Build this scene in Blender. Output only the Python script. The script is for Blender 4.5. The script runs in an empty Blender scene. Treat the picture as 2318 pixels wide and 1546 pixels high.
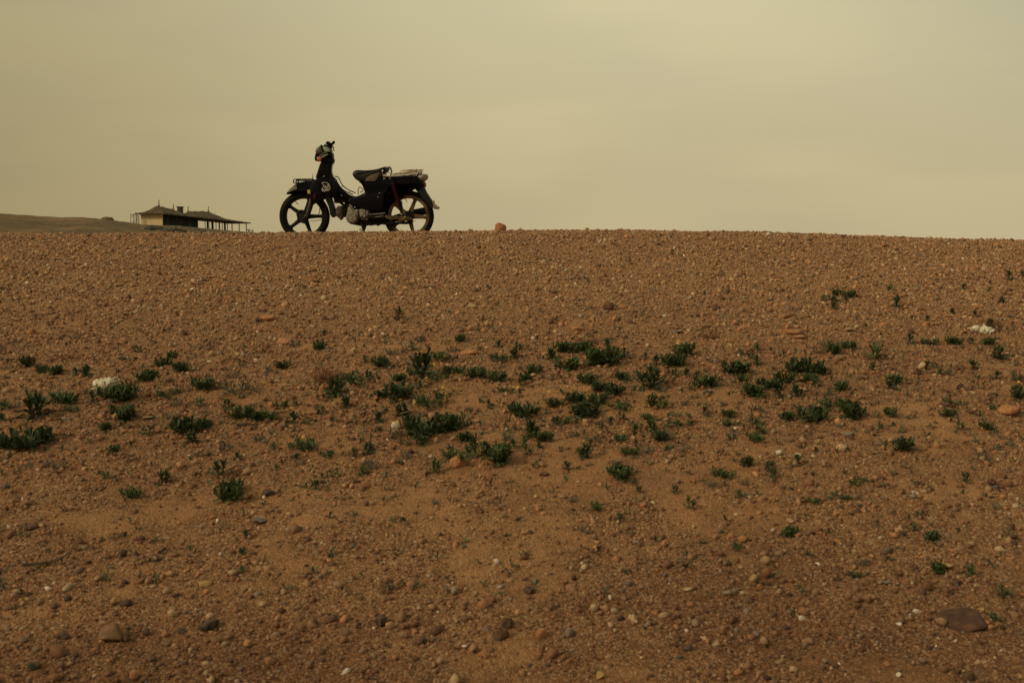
import bpy, math, random
import numpy as np
from mathutils import Vector, Matrix, Euler

R = math.radians
random.seed(7)
rng = np.random.default_rng(11)
SC = bpy.context.scene
COL = SC.collection

# ------------------------------------------------------------------ camera
F = 2254.0                       # focal length in pixels of the 2318 px wide photograph
CX, CY, EYE = 1159.0, 773.0, 600.0
PITCH = math.atan((CY - EYE) / F)
cam_d = bpy.data.cameras.new('camera')
cam = bpy.data.objects.new('camera', cam_d)
COL.objects.link(cam)
cam_d.sensor_width = 36.0
cam_d.lens = F / 2318.0 * 36.0
cam_d.clip_start = 0.05
cam_d.clip_end = 9000
cam.location = (0, 0, 0)
cam.rotation_euler = (R(90) - PITCH, 0, 0)
cam_d.dof.use_dof = True
cam_d.dof.focus_distance = 9.5
cam_d.dof.aperture_fstop = 8.0
SC.camera = cam

# ------------------------------------------------------------------ sky and sun
SUN_EL, SUN_AZ = R(33), R(-122)          # azimuth measured from +Y towards +X
world = bpy.data.worlds.new('World')
SC.world = world
world.use_nodes = True
wn, wl = world.node_tree.nodes, world.node_tree.links
wn.clear()
w_out = wn.new('ShaderNodeOutputWorld')
w_bg = wn.new('ShaderNodeBackground')
w_bg.inputs[1].default_value = 0.1
sky = wn.new('ShaderNodeTexSky')
sky.sky_type = 'NISHITA'
sky.sun_disc = False
sky.sun_elevation = SUN_EL
sky.sun_rotation = SUN_AZ
sky.dust_density = 6.0
sky.air_density = 1.5
tc = wn.new('ShaderNodeTexCoord')
sep = wn.new('ShaderNodeSeparateXYZ')
wl.new(tc.outputs['Generated'], sep.inputs[0])
def wmath(op, a, b=None):
    n = wn.new('ShaderNodeMath'); n.operation = op
    for i, v in enumerate((a, b)):
        if v is None: continue
        if isinstance(v, (int, float)): n.inputs[i].default_value = v
        else: wl.new(v, n.inputs[i])
    return n.outputs[0]
def wramp(fac, stops, interp='EASE'):
    n = wn.new('ShaderNodeValToRGB'); n.color_ramp.interpolation = interp
    e = n.color_ramp.elements
    while len(e) < len(stops): e.new(0.5)
    for k, (p, c) in enumerate(stops):
        e[k].position = p; e[k].color = (c[0], c[1], c[2], 1)
    wl.new(fac, n.inputs[0]); return n.outputs[0]
def wmix(f, a, b, t='MIX'):
    n = wn.new('ShaderNodeMix'); n.data_type = 'RGBA'; n.blend_type = t
    for s, v in ((n.inputs[0], f), (n.inputs[6], a), (n.inputs[7], b)):
        if isinstance(v, (int, float)): s.default_value = v
        elif isinstance(v, tuple): s.default_value = v
        else: wl.new(v, s)
    return n.outputs[2]
# overcast veil: a warm dusty layer, thinner and cooler high on the right
elev = wramp(wmath('ADD', wmath('MULTIPLY', sep.outputs[2], 1.0), 0.0),
             [(0.0, (.530, .435, .250)), (0.12, (.565, .472, .272)), (0.25, (.640, .560, .335)), (0.5, (.68, .61, .39)), (1.0, (.72, .66, .45))], 'B_SPLINE')
side = wramp(wmath('ADD', wmath('MULTIPLY', sep.outputs[0], 0.9), 0.5),
             [(0.0, (.62, .59, .51)), (0.22, (.76, .74, .68)), (0.42, (1.0, .99, .96)), (0.70, (1.02, 1.02, 1.02)), (1.0, (.96, .98, 1.0))], 'B_SPLINE')
veil = wmix(1.0, elev, side, 'MULTIPLY')
mp = wn.new('ShaderNodeMapping'); mp.inputs['Scale'].default_value = (1.6, 1.6, 7.0)
mp.inputs['Rotation'].default_value = (0.0, R(10), 0.0)
wl.new(tc.outputs['Generated'], mp.inputs[0])
cn = wn.new('ShaderNodeTexNoise'); cn.inputs['Scale'].default_value = 1.7
cn.inputs['Detail'].default_value = 4; cn.inputs['Roughness'].default_value = .45
wl.new(mp.outputs[0], cn.inputs[0])
cl = wramp(cn.outputs[0], [(0.36, (.945, .955, .97)), (0.62, (1.03, 1.025, 1.015))])
veil = wmix(1.0, veil, cl, 'MULTIPLY')
corner = wmath('MULTIPLY', wramp(wmath('ADD', wmath('MULTIPLY', sep.outputs[0], 0.8), wmath('MULTIPLY', sep.outputs[2], 1.3)), [(0.46, (0, 0, 0)), (0.78, (1, 1, 1))]), 0.62)
veil = wmix(corner, veil, (.31, .315, .215, 1))
back = wramp(wmath('ADD', wmath('MULTIPLY', sep.outputs[1], 0.5), 0.5), [(0.0, (.62, .62, .64)), (0.45, (.72, .72, .73)), (0.75, (1, 1, 1))])
veil = wmix(1.0, veil, back, 'MULTIPLY')     # sky behind the camera dimmed, added to darken the faces towards it
veil10 = wmix(1.0, veil, (10.2, 10.3, 10.3, 1), 'MULTIPLY')
final = wmix(0.94, sky.outputs[0], veil10)
wl.new(final, w_bg.inputs[0])
wl.new(w_bg.outputs[0], w_out.inputs[0])

sun_d = bpy.data.lights.new('sun', 'SUN')
sun_d.energy = 1.5
sun_d.angle = R(10)
sun_d.color = (1.0, .82, .58)
sun = bpy.data.objects.new('sun', sun_d)
COL.objects.link(sun)
sv = Vector((math.sin(SUN_AZ) * math.cos(SUN_EL), math.cos(SUN_AZ) * math.cos(SUN_EL), math.sin(SUN_EL)))
sun.rotation_euler = sv.to_track_quat('Z', 'Y').to_euler()

SC.view_settings.view_transform = 'Standard'
SC.view_settings.look = 'None'
SC.view_settings.exposure = 0.0
SC.view_settings.gamma = 1.0

# ------------------------------------------------------------------ terrain functions
H, D, CRV, S2 = 1.4, 9.5, 0.10, -0.04
W0 = D - math.sqrt(D * D - 2 * H / CRV)
Y1 = D - W0
_sx = np.array([-500, 0, 300, 430, 563, 700, 900, 1130, 1300, 1450, 1700, 2000, 2318, 2900], float)
_sr = np.array([527, 526, 527, 527, 527, 524.5, 523.5, 521.7, 521.2, 519.8, 523, 533, 543.5, 566], float)
_cx = (_sx - CX) / F * D
_cm = (EYE - _sr - 4.0) / F      # the loose gravel itself adds the last few centimetres
def mrow(x):
    return np.interp(x, _cx, _cm)

_perm = np.random.default_rng(5).permutation(512)
_perm = np.concatenate([_perm, _perm, _perm])
_ga = np.random.default_rng(6).uniform(0, 2 * np.pi, 512)
_gx, _gy = np.cos(_ga), np.sin(_ga)
def perlin(x, y, seed=0):
    x = np.asarray(x, float) + seed * 17.31; y = np.asarray(y, float) - seed * 9.77
    xi = np.floor(x).astype(int); yi = np.floor(y).astype(int)
    fx, fy = x - xi, y - yi
    xi &= 511; yi &= 511
    u = fx * fx * fx * (fx * (fx * 6 - 15) + 10); v = fy * fy * fy * (fy * (fy * 6 - 15) + 10)
    def g(ix, iy, dx, dy):
        h = _perm[_perm[ix & 511] + (iy & 511)] & 511
        return _gx[h] * dx + _gy[h] * dy
    a = g(xi, yi, fx, fy); b = g(xi + 1, yi, fx - 1, fy)
    c = g(xi, yi + 1, fx, fy - 1); d = g(xi + 1, yi + 1, fx - 1, fy - 1)
    return (a + u * (b - a)) * (1 - v) + (c + u * (d - c)) * v

def ss(t):
    t = np.clip(t, 0, 1); return t * t * (3 - 2 * t)

def base_h(x, y):
    x = np.asarray(x, float); y = np.asarray(y, float)
    m = mrow(x)
    s = CRV * W0
    y2 = D + (0.033 - S2) / CRV
    z2 = -H + s * y2 - CRV * (y2 - Y1) ** 2 / 2
    sl2 = s - CRV * (y2 - Y1)
    z = np.where(y < Y1, -H + s * y, -H + s * y - CRV * (y - Y1) ** 2 / 2)
    z = np.where(y > y2, z2 + sl2 * (y - y2), z)
    yb = np.minimum(y, -2.0) + 2.0
    z = np.where(y < -2, -H - 2 * s + s * 6 * (np.exp(yb / 6) - 1), z)
    z = z + m * np.clip(y, -2, 14)
    # beyond the crest the ground falls away to a low plain
    far = ss((np.hypot(x, y) - 15) / 60)
    z = z * (1 - far) + (-5.0) * far
    return z

def micro(x, y):
    """large undulation, shared with everything that stands on the ground"""
    r = np.hypot(x, y)
    k = np.clip(1.0 - (y - 8.0) / 3.0, 0.25, 1.0) * np.clip((40 - r) / 20, 0, 1)
    return k * (0.030 * perlin(x / 1.3, y / 1.3, 1) + 0.016 * perlin(x / .45, y / .45, 2)) + np.where(r > 40, .6, 0) * perlin(x / 25, y / 25, 3)

def sandy(x, y):
    """1 where smooth sand lies bare, 0 where gravel covers it"""
    n = perlin(x / .55, y / .4, 21) + .6 * perlin(x / .2, y / .16, 22) + .35 * perlin(x / .08, y / .07, 23)
    band = np.exp(-((y - 3.55) / .75) ** 2) * np.exp(-((x - .1) / 1.6) ** 2)
    return ss((n * 1.6 + band * .85 - .25 - .22 * np.clip((y - 4.6) / 1.5, 0, 1) - .15 * np.clip((3.0 - y), 0, 1)) / .8) * .85

def fine(x, y, fz=None):
    """clods and crumbs of the soil itself"""
    r_ = np.hypot(x, y); sd = sandy(x, y); rough = 1 - .7 * sd
    k = np.clip((16 - r_) / 3, 0, 1) * np.clip(r_ / 1.0, 0, 1) * np.clip(1 - (y - 8.5) / 3, .5, 1)
    up = 1 - .4 * np.clip((y - 4.5) / 2, 0, 1)
    return k * (.009 * rough * up * perlin(x / .12, y / .12, 4) + .008 * rough * up * perlin(x / .05, y / .05, 5)
              + .007 * rough * np.abs(perlin(x / .026, y / .026, 6)) + .0024 * perlin(x / .013, y / .013, 7))

def gf(x, y):
    return gh(x, y) + fine(x, y)

def vignette(x, y):
    """lens vignette painted into the soil: darker towards the foot, in irregular patches"""
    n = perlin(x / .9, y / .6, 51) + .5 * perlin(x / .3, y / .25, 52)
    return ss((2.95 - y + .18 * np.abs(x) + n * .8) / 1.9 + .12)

def gh(x, y):
    return base_h(x, y) + micro(x, y)

def ray_y(px, py):
    """forward distance where the sight line through a pixel meets the near slope"""
    u = (px - CX) / F
    a = math.atan((CY - py) / F) - PITCH
    t = math.tan(a)
    f = math.cos(math.atan((CY - py) / F))          # small correction for lateral spread
    u = u * f / math.cos(a) if True else u
    lo, hi = 1.2, D
    for _ in range(40):
        m = (lo + hi) / 2
        if float(gh(u * m, m)) / m < t: lo = m
        else: hi = m
    y = (lo + hi) / 2
    return u * y, y
def gpos(px, py):
    x, y = ray_y(px, py)
    return x, y, float(gf(x, y))

# ------------------------------------------------------------------ helpers
def tag(o, label=None, cat=None, group=None, kind=None):
    if label: o['label'] = label
    if cat: o['category'] = cat
    if group: o['group'] = group
    if kind: o['kind'] = kind
    return o

def empty(name, loc=(0, 0, 0), rz=0):
    o = bpy.data.objects.new(name, None)
    o.empty_display_size = .1
    o.location = loc; o.rotation_euler = (0, 0, rz)
    COL.objects.link(o)
    return o

class MB:
    def __init__(s): s.v = []; s.f = []
    def add(s, vs, fs):
        n = len(s.v); s.v += [tuple(v) for v in vs]; s.f += [tuple(i + n for i in f) for f in fs]; return s
    def box(s, c, d, rot=None):
        x, y, z = d[0] / 2, d[1] / 2, d[2] / 2
        b = min(x, y, z) * .25
        vs = []
        for sx in (-1, 1):
            for sy in (-1, 1):
                for sz in (-1, 1): vs.append(Vector((sx * x, sy * y, sz * z)))
        if rot is not None: vs = [rot @ v for v in vs]
        vs = [v + Vector(c) for v in vs]
        return s.add(vs, [(0, 1, 3, 2), (4, 6, 7, 5), (0, 4, 5, 1), (2, 3, 7, 6), (0, 2, 6, 4), (1, 5, 7, 3)])
    def tube(s, pts, r, n=8, closed=False, cap=True):
        pts = [Vector(p) for p in pts]
        m = len(pts)
        rs = r if isinstance(r, (list, tuple)) else [r] * m
        vs = []; up = None
        for i, p in enumerate(pts):
            if closed: t = (pts[(i + 1) % m] - pts[i - 1]).normalized()
            else: t = (pts[min(i + 1, m - 1)] - pts[max(i - 1, 0)]).normalized()
            if up is None:
                up = Vector((0, 0, 1)) if abs(t.z) < .9 else Vector((0, 1, 0))
            a = up - t * up.dot(t)
            if a.length < 1e-4: a = t.orthogonal()
            a.normalize(); b = t.cross(a); up = a
            for k in range(n):
                q = 2 * math.pi * k / n
                vs.append(p + (a * math.cos(q) + b * math.sin(q)) * rs[i])
        fs = []
        for i in range(m if closed else m - 1):
            j = (i + 1) % m
            for k in range(n):
                l = (k + 1) % n
                fs.append((i * n + k, i * n + l, j * n + l, j * n + k))
        if cap and not closed:
            fs.append(tuple(range(n - 1, -1, -1))); fs.append(tuple((m - 1) * n + k for k in range(n)))
        return s.add(vs, fs)
    def prism(s, poly, y0, y1, rnd=.008, steps=2):
        """outline in X-Z given thickness along Y with rounded rims"""
        P = [Vector(p) for p in poly]; n = len(P)
        area = sum(P[i].x * P[(i + 1) % n].y - P[(i + 1) % n].x * P[i].y for i in range(n))
        if area < 0: P.reverse()
        N = []
        for i in range(n):
            a = (P[i] - P[i - 1]); b = (P[(i + 1) % n] - P[i])
            a = a.normalized() if a.length > 1e-9 else Vector((1, 0)); b = b.normalized() if b.length > 1e-9 else a
            t = (a + b); t = t.normalized() if t.length > 1e-6 else a
            N.append(Vector((-t.y, t.x)))
        rings = []
        rnd = min(rnd, abs(y1 - y0) / 2)
        for side in (0, 1):
            for k in (range(steps + 1) if side == 0 else range(steps, -1, -1)):
                q = math.pi / 2 * k / steps
                ins = rnd * (1 - math.sin(q)); off = rnd * (1 - math.cos(q))
                y = y0 + off if side == 0 else y1 - off
                rings.append([(P[i].x + N[i].x * ins, y, P[i].y + N[i].y * ins) for i in range(n)])
        vs = [v for r in rings for v in r]; fs = []
        for a in range(len(rings) - 1):
            for i in range(n):
                j = (i + 1) % n
                fs.append((a * n + i, (a + 1) * n + i, (a + 1) * n + j, a * n + j))
        fs.append(tuple(range(n))); fs.append(tuple((len(rings) - 1) * n + i for i in range(n - 1, -1, -1)))
        return s.add(vs, fs)
    def lathe(s, prof, c=(0, 0, 0), n=48, axis='Y', closed=False):
        m = len(prof); vs = []
        for k in range(n):
            q = 2 * math.pi * k / n; cq, sq = math.cos(q), math.sin(q)
            for r, h in prof:
                if axis == 'Y': vs.append((c[0] + r * cq, c[1] + h, c[2] + r * sq))
                elif axis == 'Z': vs.append((c[0] + r * cq, c[1] + r * sq, c[2] + h))
                else: vs.append((c[0] + h, c[1] + r * cq, c[2] + r * sq))
        fs = []
        for k in range(n):
            l = (k + 1) % n
            for i in range(m if closed else m - 1):
                j = (i + 1) % m
                fs.append((k * m + i, k * m + j, l * m + j, l * m + i))
        return s.add(vs, fs)
    def cyl(s, a, b, r, n=16, r2=None):
        return s.tube([a, b], [r, r if r2 is None else r2], n)
    def ell(s, c, r, n=14, m=8, rot=None):
        vs = []; fs = []
        for i in range(m + 1):
            t = math.pi * i / m
            for k in range(n):
                q = 2 * math.pi * k / n
                v = Vector((r[0] * math.sin(t) * math.cos(q), r[1] * math.sin(t) * math.sin(q), r[2] * math.cos(t)))
                if rot is not None: v = rot @ v
                vs.append(v + Vector(c))
        for i in range(m):
            for k in range(n):
                l = (k + 1) % n
                fs.append((i * n + k, (i + 1) * n + k, (i + 1) * n + l, i * n + l))
        return s.add(vs, fs)
    def strip(s, pts, w, y, th=.0012):
        """flat painted stroke in the X-Z plane, a thin raised decal"""
        for a, b in zip(pts[:-1], pts[1:]):
            a = Vector(a); b = Vector(b); t = (b - a)
            if t.length < 1e-6: continue
            t.normalize(); nn = Vector((-t.y, t.x)) * w / 2; a2 = a - t * w * .4; b2 = b + t * w * .4
            q = [a2 + nn, b2 + nn, b2 - nn, a2 - nn]
            vs = [(p.x, y, p.y) for p in q] + [(p.x, y - th, p.y) for p in q]
            s.add(vs, [(0, 1, 2, 3), (7, 6, 5, 4), (0, 4, 5, 1), (1, 5, 6, 2), (2, 6, 7, 3), (3, 7, 4, 0)])
        return s
    def build(s, name, mat, parent=None, smooth=35):
        me = bpy.data.meshes.new(name)
        me.from_pydata(s.v, [], s.f)
        me.materials.append(mat)
        bm = None
        me.update()
        if smooth:
            me.polygons.foreach_set('use_smooth', [True] * len(me.polygons))
            try: me.set_sharp_from_angle(angle=R(smooth))
            except Exception: pass
        o = bpy.data.objects.new(name, me)
        COL.objects.link(o)
        if parent: o.parent = parent
        return o

def np_mesh(name, V, T, mat, smooth=False, colors=None, k=3):
    """fast mesh from numpy arrays; T has k indices per face"""
    me = bpy.data.meshes.new(name)
    nv, nf = len(V), len(T)
    me.vertices.add(nv); me.vertices.foreach_set('co', np.ascontiguousarray(V, np.float32).ravel())
    me.loops.add(nf * k); me.loops.foreach_set('vertex_index', np.ascontiguousarray(T, np.int32).ravel())
    me.polygons.add(nf)
    me.polygons.foreach_set('loop_start', np.arange(0, nf * k, k, dtype=np.int32))
    try: me.polygons.foreach_set('loop_total', np.full(nf, k, np.int32))
    except Exception: pass
    me.update(calc_edges=True)
    if smooth: me.polygons.foreach_set('use_smooth', np.ones(nf, bool))
    if colors is not None:
        at = me.color_attributes.new('Col', 'FLOAT_COLOR', 'POINT')
        at.data.foreach_set('color', np.ascontiguousarray(np.column_stack([colors, np.ones(nv)]), np.float32).ravel())
    me.materials.append(mat)
    o = bpy.data.objects.new(name, me); COL.objects.link(o)
    return o

def catmull(pts, n=5, closed=True):
    P = [Vector(p) for p in pts]; m = len(P); out = []
    for i in range(m if closed else m - 1):
        if closed: a, b, c, d = P[i - 1], P[i], P[(i + 1) % m], P[(i + 2) % m]
        else: a, b, c, d = P[max(i - 1, 0)], P[i], P[i + 1], P[min(i + 2, m - 1)]
        for k in range(n):
            t = k / n
            out.append(.5 * ((2 * b) + (c - a) * t + (2 * a - 5 * b + 4 * c - d) * t * t + (3 * b - a - 3 * c + d) * t ** 3))
    if not closed: out.append(P[-1])
    return out

# ------------------------------------------------------------------ materials
def mat(name, c1, c2=None, scale=8.0, rough=.6, metal=0.0, bump=0.0, bscale=None, spec=.5, lo=.35, hi=.65, detail=5, sub=0):
    m = bpy.data.materials.new(name); m.use_nodes = True
    N, L = m.node_tree.nodes, m.node_tree.links
    b = N['Principled BSDF']
    b.inputs['Roughness'].default_value = rough
    b.inputs['Metallic'].default_value = metal
    b.inputs['Specular IOR Level'].default_value = spec
    t = N.new('ShaderNodeTexCoord')
    if c2 is None: c2 = tuple(c * .75 for c in c1)
    n = N.new('ShaderNodeTexNoise'); n.inputs['Scale'].default_value = scale; n.inputs['Detail'].default_value = detail
    n.inputs['Roughness'].default_value = .6
    L.new(t.outputs['Object'], n.inputs[0])
    r = N.new('ShaderNodeValToRGB'); e = r.color_ramp.elements
    e[0].position = lo; e[1].position = hi
    e[0].color = (*c1, 1); e[1].color = (*c2, 1)
    L.new(n.outputs[0], r.inputs[0]); L.new(r.outputs[0], b.inputs['Base Color'])
    if bump:
        n2 = N.new('ShaderNodeTexNoise'); n2.inputs['Scale'].default_value = bscale or scale * 3; n2.inputs['Detail'].default_value = 6
        L.new(t.outputs['Object'], n2.inputs[0])
        bp = N.new('ShaderNodeBump'); bp.inputs['Strength'].default_value = bump; bp.inputs['Distance'].default_value = .01
        L.new(n2.outputs[0], bp.inputs['Height']); L.new(bp.outputs[0], b.inputs['Normal'])
    return m

def ground_material(far=False):
    m = bpy.data.materials.new('dry_earth' if not far else 'hill_earth'); m.use_nodes = True
    N, L = m.node_tree.nodes, m.node_tree.links
    b = N['Principled BSDF']; b.inputs['Roughness'].default_value = .95; b.inputs['Specular IOR Level'].default_value = .15
    t = N.new('ShaderNodeTexCoord'); co = t.outputs['Object']
    def noise(sc, det=5, ro=.6, dist=0):
        n = N.new('ShaderNodeTexNoise'); n.inputs['Scale'].default_value = sc; n.inputs['Detail'].default_value = det
        n.inputs['Roughness'].default_value = ro; n.inputs['Distortion'].default_value = dist
        L.new(co, n.inputs[0]); return n.outputs[0]
    def ramp(f, st):
        r = N.new('ShaderNodeValToRGB'); e = r.color_ramp.elements
        while len(e) < len(st): e.new(.5)
        for k, (p, c) in enumerate(st): e[k].position = p; e[k].color = (*c, 1)
        L.new(f, r.inputs[0]); return r.outputs[0]
    def mix(f, a, c, ty='MIX'):
        n = N.new('ShaderNodeMix'); n.data_type = 'RGBA'; n.blend_type = ty
        for s_, v in ((n.inputs[0], f), (n.inputs[6], a), (n.inputs[7], c)):
            if isinstance(v, (int, float)): s_.default_value = v
            elif isinstance(v, tuple): s_.default_value = (*v, 1)
            else: L.new(v, s_)
        return n.outputs[2]
    if far:
        c = ramp(noise(.07, 8, .72), [(.40, (.110, .080, .042)), (.50, (.15, .100, .050)), (.60, (.34, .195, .085))])
        c = mix(.5, c, ramp(noise(.9, 8, .75), [(.38, (.05, .045, .03)), (.64, (.27, .18, .095))]))
        L.new(c, b.inputs['Base Color'])
        return m
    big = ramp(noise(.8, 4), [(.33, (.39, .186, .080)), (.5, (.47, .234, .103)), (.68, (.56, .290, .130))])
    med = ramp(noise(7, 6, .7), [(.30, (.50, .46, .42)), (.5, (.95, .95, .95)), (.72, (1.25, 1.2, 1.15))])
    c = mix(.9, big, med, 'MULTIPLY')
    # grit: tiny grains, each with a colour of its own
    v = N.new('ShaderNodeTexVoronoi'); v.inputs['Scale'].default_value = 170; L.new(co, v.inputs[0])
    sepc = N.new('ShaderNodeSeparateColor'); L.new(v.outputs['Color'], sepc.inputs[0])
    grain = ramp(sepc.outputs[0], [(0, (.06, .038, .022)), (.25, (.17, .085, .038)), (.6, (.32, .165, .07)), (.88, (.46, .26, .12)), (1, (.62, .46, .27))])
    at = N.new('ShaderNodeAttribute'); at.attribute_name = 'Col'
    sp = N.new('ShaderNodeSeparateColor'); L.new(at.outputs['Color'], sp.inputs[0])
    inv = N.new('ShaderNodeMath'); inv.operation = 'MULTIPLY_ADD'; inv.inputs[1].default_value = -.45; inv.inputs[2].default_value = .65
    L.new(sp.outputs[0], inv.inputs[0])
    gap_shade = ramp(sp.outputs[0], [(0, (.80, .77, .74)), (.8, (.98, .98, .98))])      # darker soil off the blown sand: painted shade of the gaps between stones
    c = mix(1.0, c, gap_shade, 'MULTIPLY')
    c = mix(inv.outputs[0], c, grain)
    v2 = N.new('ShaderNodeTexVoronoi'); v2.inputs['Scale'].default_value = 62; L.new(co, v2.inputs[0])
    s2 = N.new('ShaderNodeSeparateColor'); L.new(v2.outputs['Color'], s2.inputs[0])
    sel = ramp(s2.outputs[1], [(.70, (0, 0, 0)), (.72, (1, 1, 1))])
    g2 = ramp(s2.outputs[0], [(0, (.06, .045, .035)), (.4, (.15, .085, .05)), (.75, (.33, .2, .11)), (1, (.45, .35, .22))])
    dsel = ramp(v2.outputs['Distance'], [(.30, (1, 1, 1)), (.42, (0, 0, 0))])
    selm = mix(1.0, sel, dsel, 'MULTIPLY')
    inv2 = N.new('ShaderNodeMath'); inv2.operation = 'MULTIPLY'; L.new(selm, inv2.inputs[0]); L.new(inv.outputs[0], inv2.inputs[1])
    c = mix(inv2.outputs[0], c, g2)
    vig_tint = ramp(sp.outputs[1], [(0, (1, 1, 1)), (1, (.60, .57, .55))])  # vignette darkening multiplied into the soil colour
    c = mix(1.0, c, vig_tint, 'MULTIPLY')
    pale = ramp(sp.outputs[2], [(0, (.92, .92, .92)), (1, (1.12, 1.15, 1.18))])     # paler towards the crown of the slope
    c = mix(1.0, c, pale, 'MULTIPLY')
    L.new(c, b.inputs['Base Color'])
    hgt = N.new('ShaderNodeMath'); hgt.operation = 'ADD'
    n3 = noise(55, 8, .75)
    L.new(n3, hgt.inputs[0])
    vm = N.new('ShaderNodeMath'); vm.operation = 'MULTIPLY'; vm.inputs[1].default_value = -.7
    L.new(v.outputs['Distance'], vm.inputs[0]); L.new(vm.outputs[0], hgt.inputs[1])
    bp = N.new('ShaderNodeBump'); bp.inputs['Strength'].default_value = .8; bp.inputs['Distance'].default_value = .008
    L.new(hgt.outputs[0], bp.inputs['Height']); L.new(bp.outputs[0], b.inputs['Normal'])
    return m

def stone_material():
    m = bpy.data.materials.new('stone'); m.use_nodes = True
    N, L = m.node_tree.nodes, m.node_tree.links
    b = N['Principled BSDF']; b.inputs['Roughness'].default_value = .85; b.inputs['Specular IOR Level'].default_value = .25
    a = N.new('ShaderNodeAttribute'); a.attribute_name = 'Col'
    t = N.new('ShaderNodeTexCoord')
    n = N.new('ShaderNodeTexNoise'); n.inputs['Scale'].default_value = 60; n.inputs['Detail'].default_value = 5
    L.new(t.outputs['Object'], n.inputs[0])
    r = N.new('ShaderNodeValToRGB'); e = r.color_ramp.elements
    e[0].position = .3; e[0].color = (.62, .6, .58, 1); e[1].position = .7; e[1].color = (1.2, 1.18, 1.15, 1)
    L.new(n.outputs[0], r.inputs[0])
    x = N.new('ShaderNodeMix'); x.data_type = 'RGBA'; x.blend_type = 'MULTIPLY'; x.inputs[0].default_value = 1
    L.new(a.outputs['Color'], x.inputs[6]); L.new(r.outputs[0], x.inputs[7]); L.new(x.outputs[2], b.inputs['Base Color'])
    bp = N.new('ShaderNodeBump'); bp.inputs['Strength'].default_value = .5; bp.inputs['Distance'].default_value = .004
    L.new(n.outputs[0], bp.inputs['Height']); L.new(bp.outputs[0], b.inputs['Normal'])
    return m

def leaf_material(name, c1, c2):
    m = mat(name, c1, c2, scale=25, rough=.55, spec=.3)
    b = m.node_tree.nodes['Principled BSDF']
    return m

M = {}
M['earth'] = ground_material(); M['hill'] = ground_material(True); M['stone'] = stone_material()
M['black'] = mat('black_plastic', (.004, .004, .0045), (.016, .013, .010), 9, .40, spec=.14, lo=.5, hi=.85)
M['panel'] = mat('black_paint', (.003, .0035, .004), (.010, .009, .008), 7, .30, spec=.16, lo=.55, hi=.85)
M['teal'] = mat('faded_dark_green_paint', (.010, .019, .017), (.030, .031, .025), 14, .4, spec=.25, lo=.4, hi=.8)
M['cowl'] = mat('grey_green_cowl', (.085, .10, .095), (.16, .165, .14), 12, .3, spec=.4)
M['glass'] = mat('milky_lens', (.42, .46, .36), (.34, .36, .28), 6, .22)
M['chrome'] = mat('dull_chrome', (.55, .53, .46), (.30, .26, .2), 18, .28, .85)
M['alloy'] = mat('dirty_alloy', (.40, .36, .27), (.12, .095, .06), 48, .5, .1, bump=.6, bscale=120, lo=.38, hi=.66)
M['iron'] = mat('dark_iron', (.008, .007, .006), (.035, .024, .016), 22, .6, .0, bump=.2, bscale=80, spec=.2, lo=.45, hi=.8)
M['head'] = mat('brown_engine_metal', (.04, .027, .018), (.10, .065, .04), 24, .6, .1, bump=.3, bscale=80)
M['forkm'] = mat('grimy_fork_metal', (.13, .105, .07), (.035, .026, .018), 26, .5, spec=.3)
M['tyre'] = mat('dusty_rubber', (.008, .008, .007), (.045, .034, .022), 9, .85, bump=.2, bscale=60, lo=.5, hi=.95, spec=.15)
M['rimf'] = mat('dark_wheel_paint', (.005, .0045, .004), (.06, .033, .02), 8, .5, spec=.2, lo=.55, hi=.95)
M['rimr'] = mat('dust_caked_wheel', (.05, .032, .017), (.27, .17, .075), 7, .7, lo=.36, hi=.66, spec=.2)
M['seat'] = mat('worn_black_vinyl', (.009, .012, .012), (.035, .036, .030), 10, .42, bump=.15, bscale=90, spec=.3)
M['tan'] = mat('tan_vinyl', (.17, .125, .066), (.11, .085, .05), 15, .6)
M['red'] = mat('red_spring', (.075, .006, .009), (.02, .003, .005), 20, .65, spec=.15)
M['orange'] = mat('orange_indicator', (.62, .16, .035), (.45, .10, .03), 25, .25)
M['white'] = mat('off_white_paint', (.80, .76, .62), (.42, .37, .28), 20, .5)
M['decal'] = mat('white_decal', (.80, .77, .66), (.6, .56, .46), 60, .5)
M['wrap'] = mat('cloudy_plastic_wrap', (.36, .31, .21), (.22, .18, .11), 18, .45, bump=.6, bscale=45)
M['wood'] = mat('bare_sticks', (.60, .50, .34), (.34, .25, .14), 25, .8)
M['cord'] = mat('red_cord', (.22, .07, .05), (.14, .05, .04), 30, .8)
M['reflector'] = mat('amber_reflector', (.75, .58, .25), (.5, .3, .1), 60, .2)
M['twig'] = mat('dry_twig', (.34, .17, .075), (.17, .08, .04), 40, .9)
M['twigdark'] = mat('dark_twig', (.05, .035, .022), (.09, .06, .035), 40, .9)
M['straw'] = mat('dry_straw', (.34, .24, .11), (.22, .14, .07), 40, .9)
M['leaf'] = leaf_material('dark_green_leaf', (.044, .070, .020), (.098, .128, .038))
M['leafb'] = leaf_material('deep_green_leaf', (.029, .052, .017), (.072, .098, .030))
M['leafg'] = leaf_material('grey_green_leaf', (.060, .082, .052), (.085, .10, .06))
M['sprig'] = leaf_material('sprig_green', (.04, .062, .022), (.085, .10, .045))
M['petal'] = mat('yellow_petal', (.58, .36, .06), (.50, .26, .04), 60, .7)
M['petalw'] = mat('pale_petal', (.62, .52, .26), (.5, .4, .16), 60, .7)
M['rag'] = mat('bleached_plastic', (.88, .82, .62), (.66, .58, .38), 60, .6, bump=.5, bscale=150)
M['plaster'] = mat('ochre_plaster', (.82, .63, .36), (.70, .53, .30), .6, .9, bump=.1)
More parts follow.
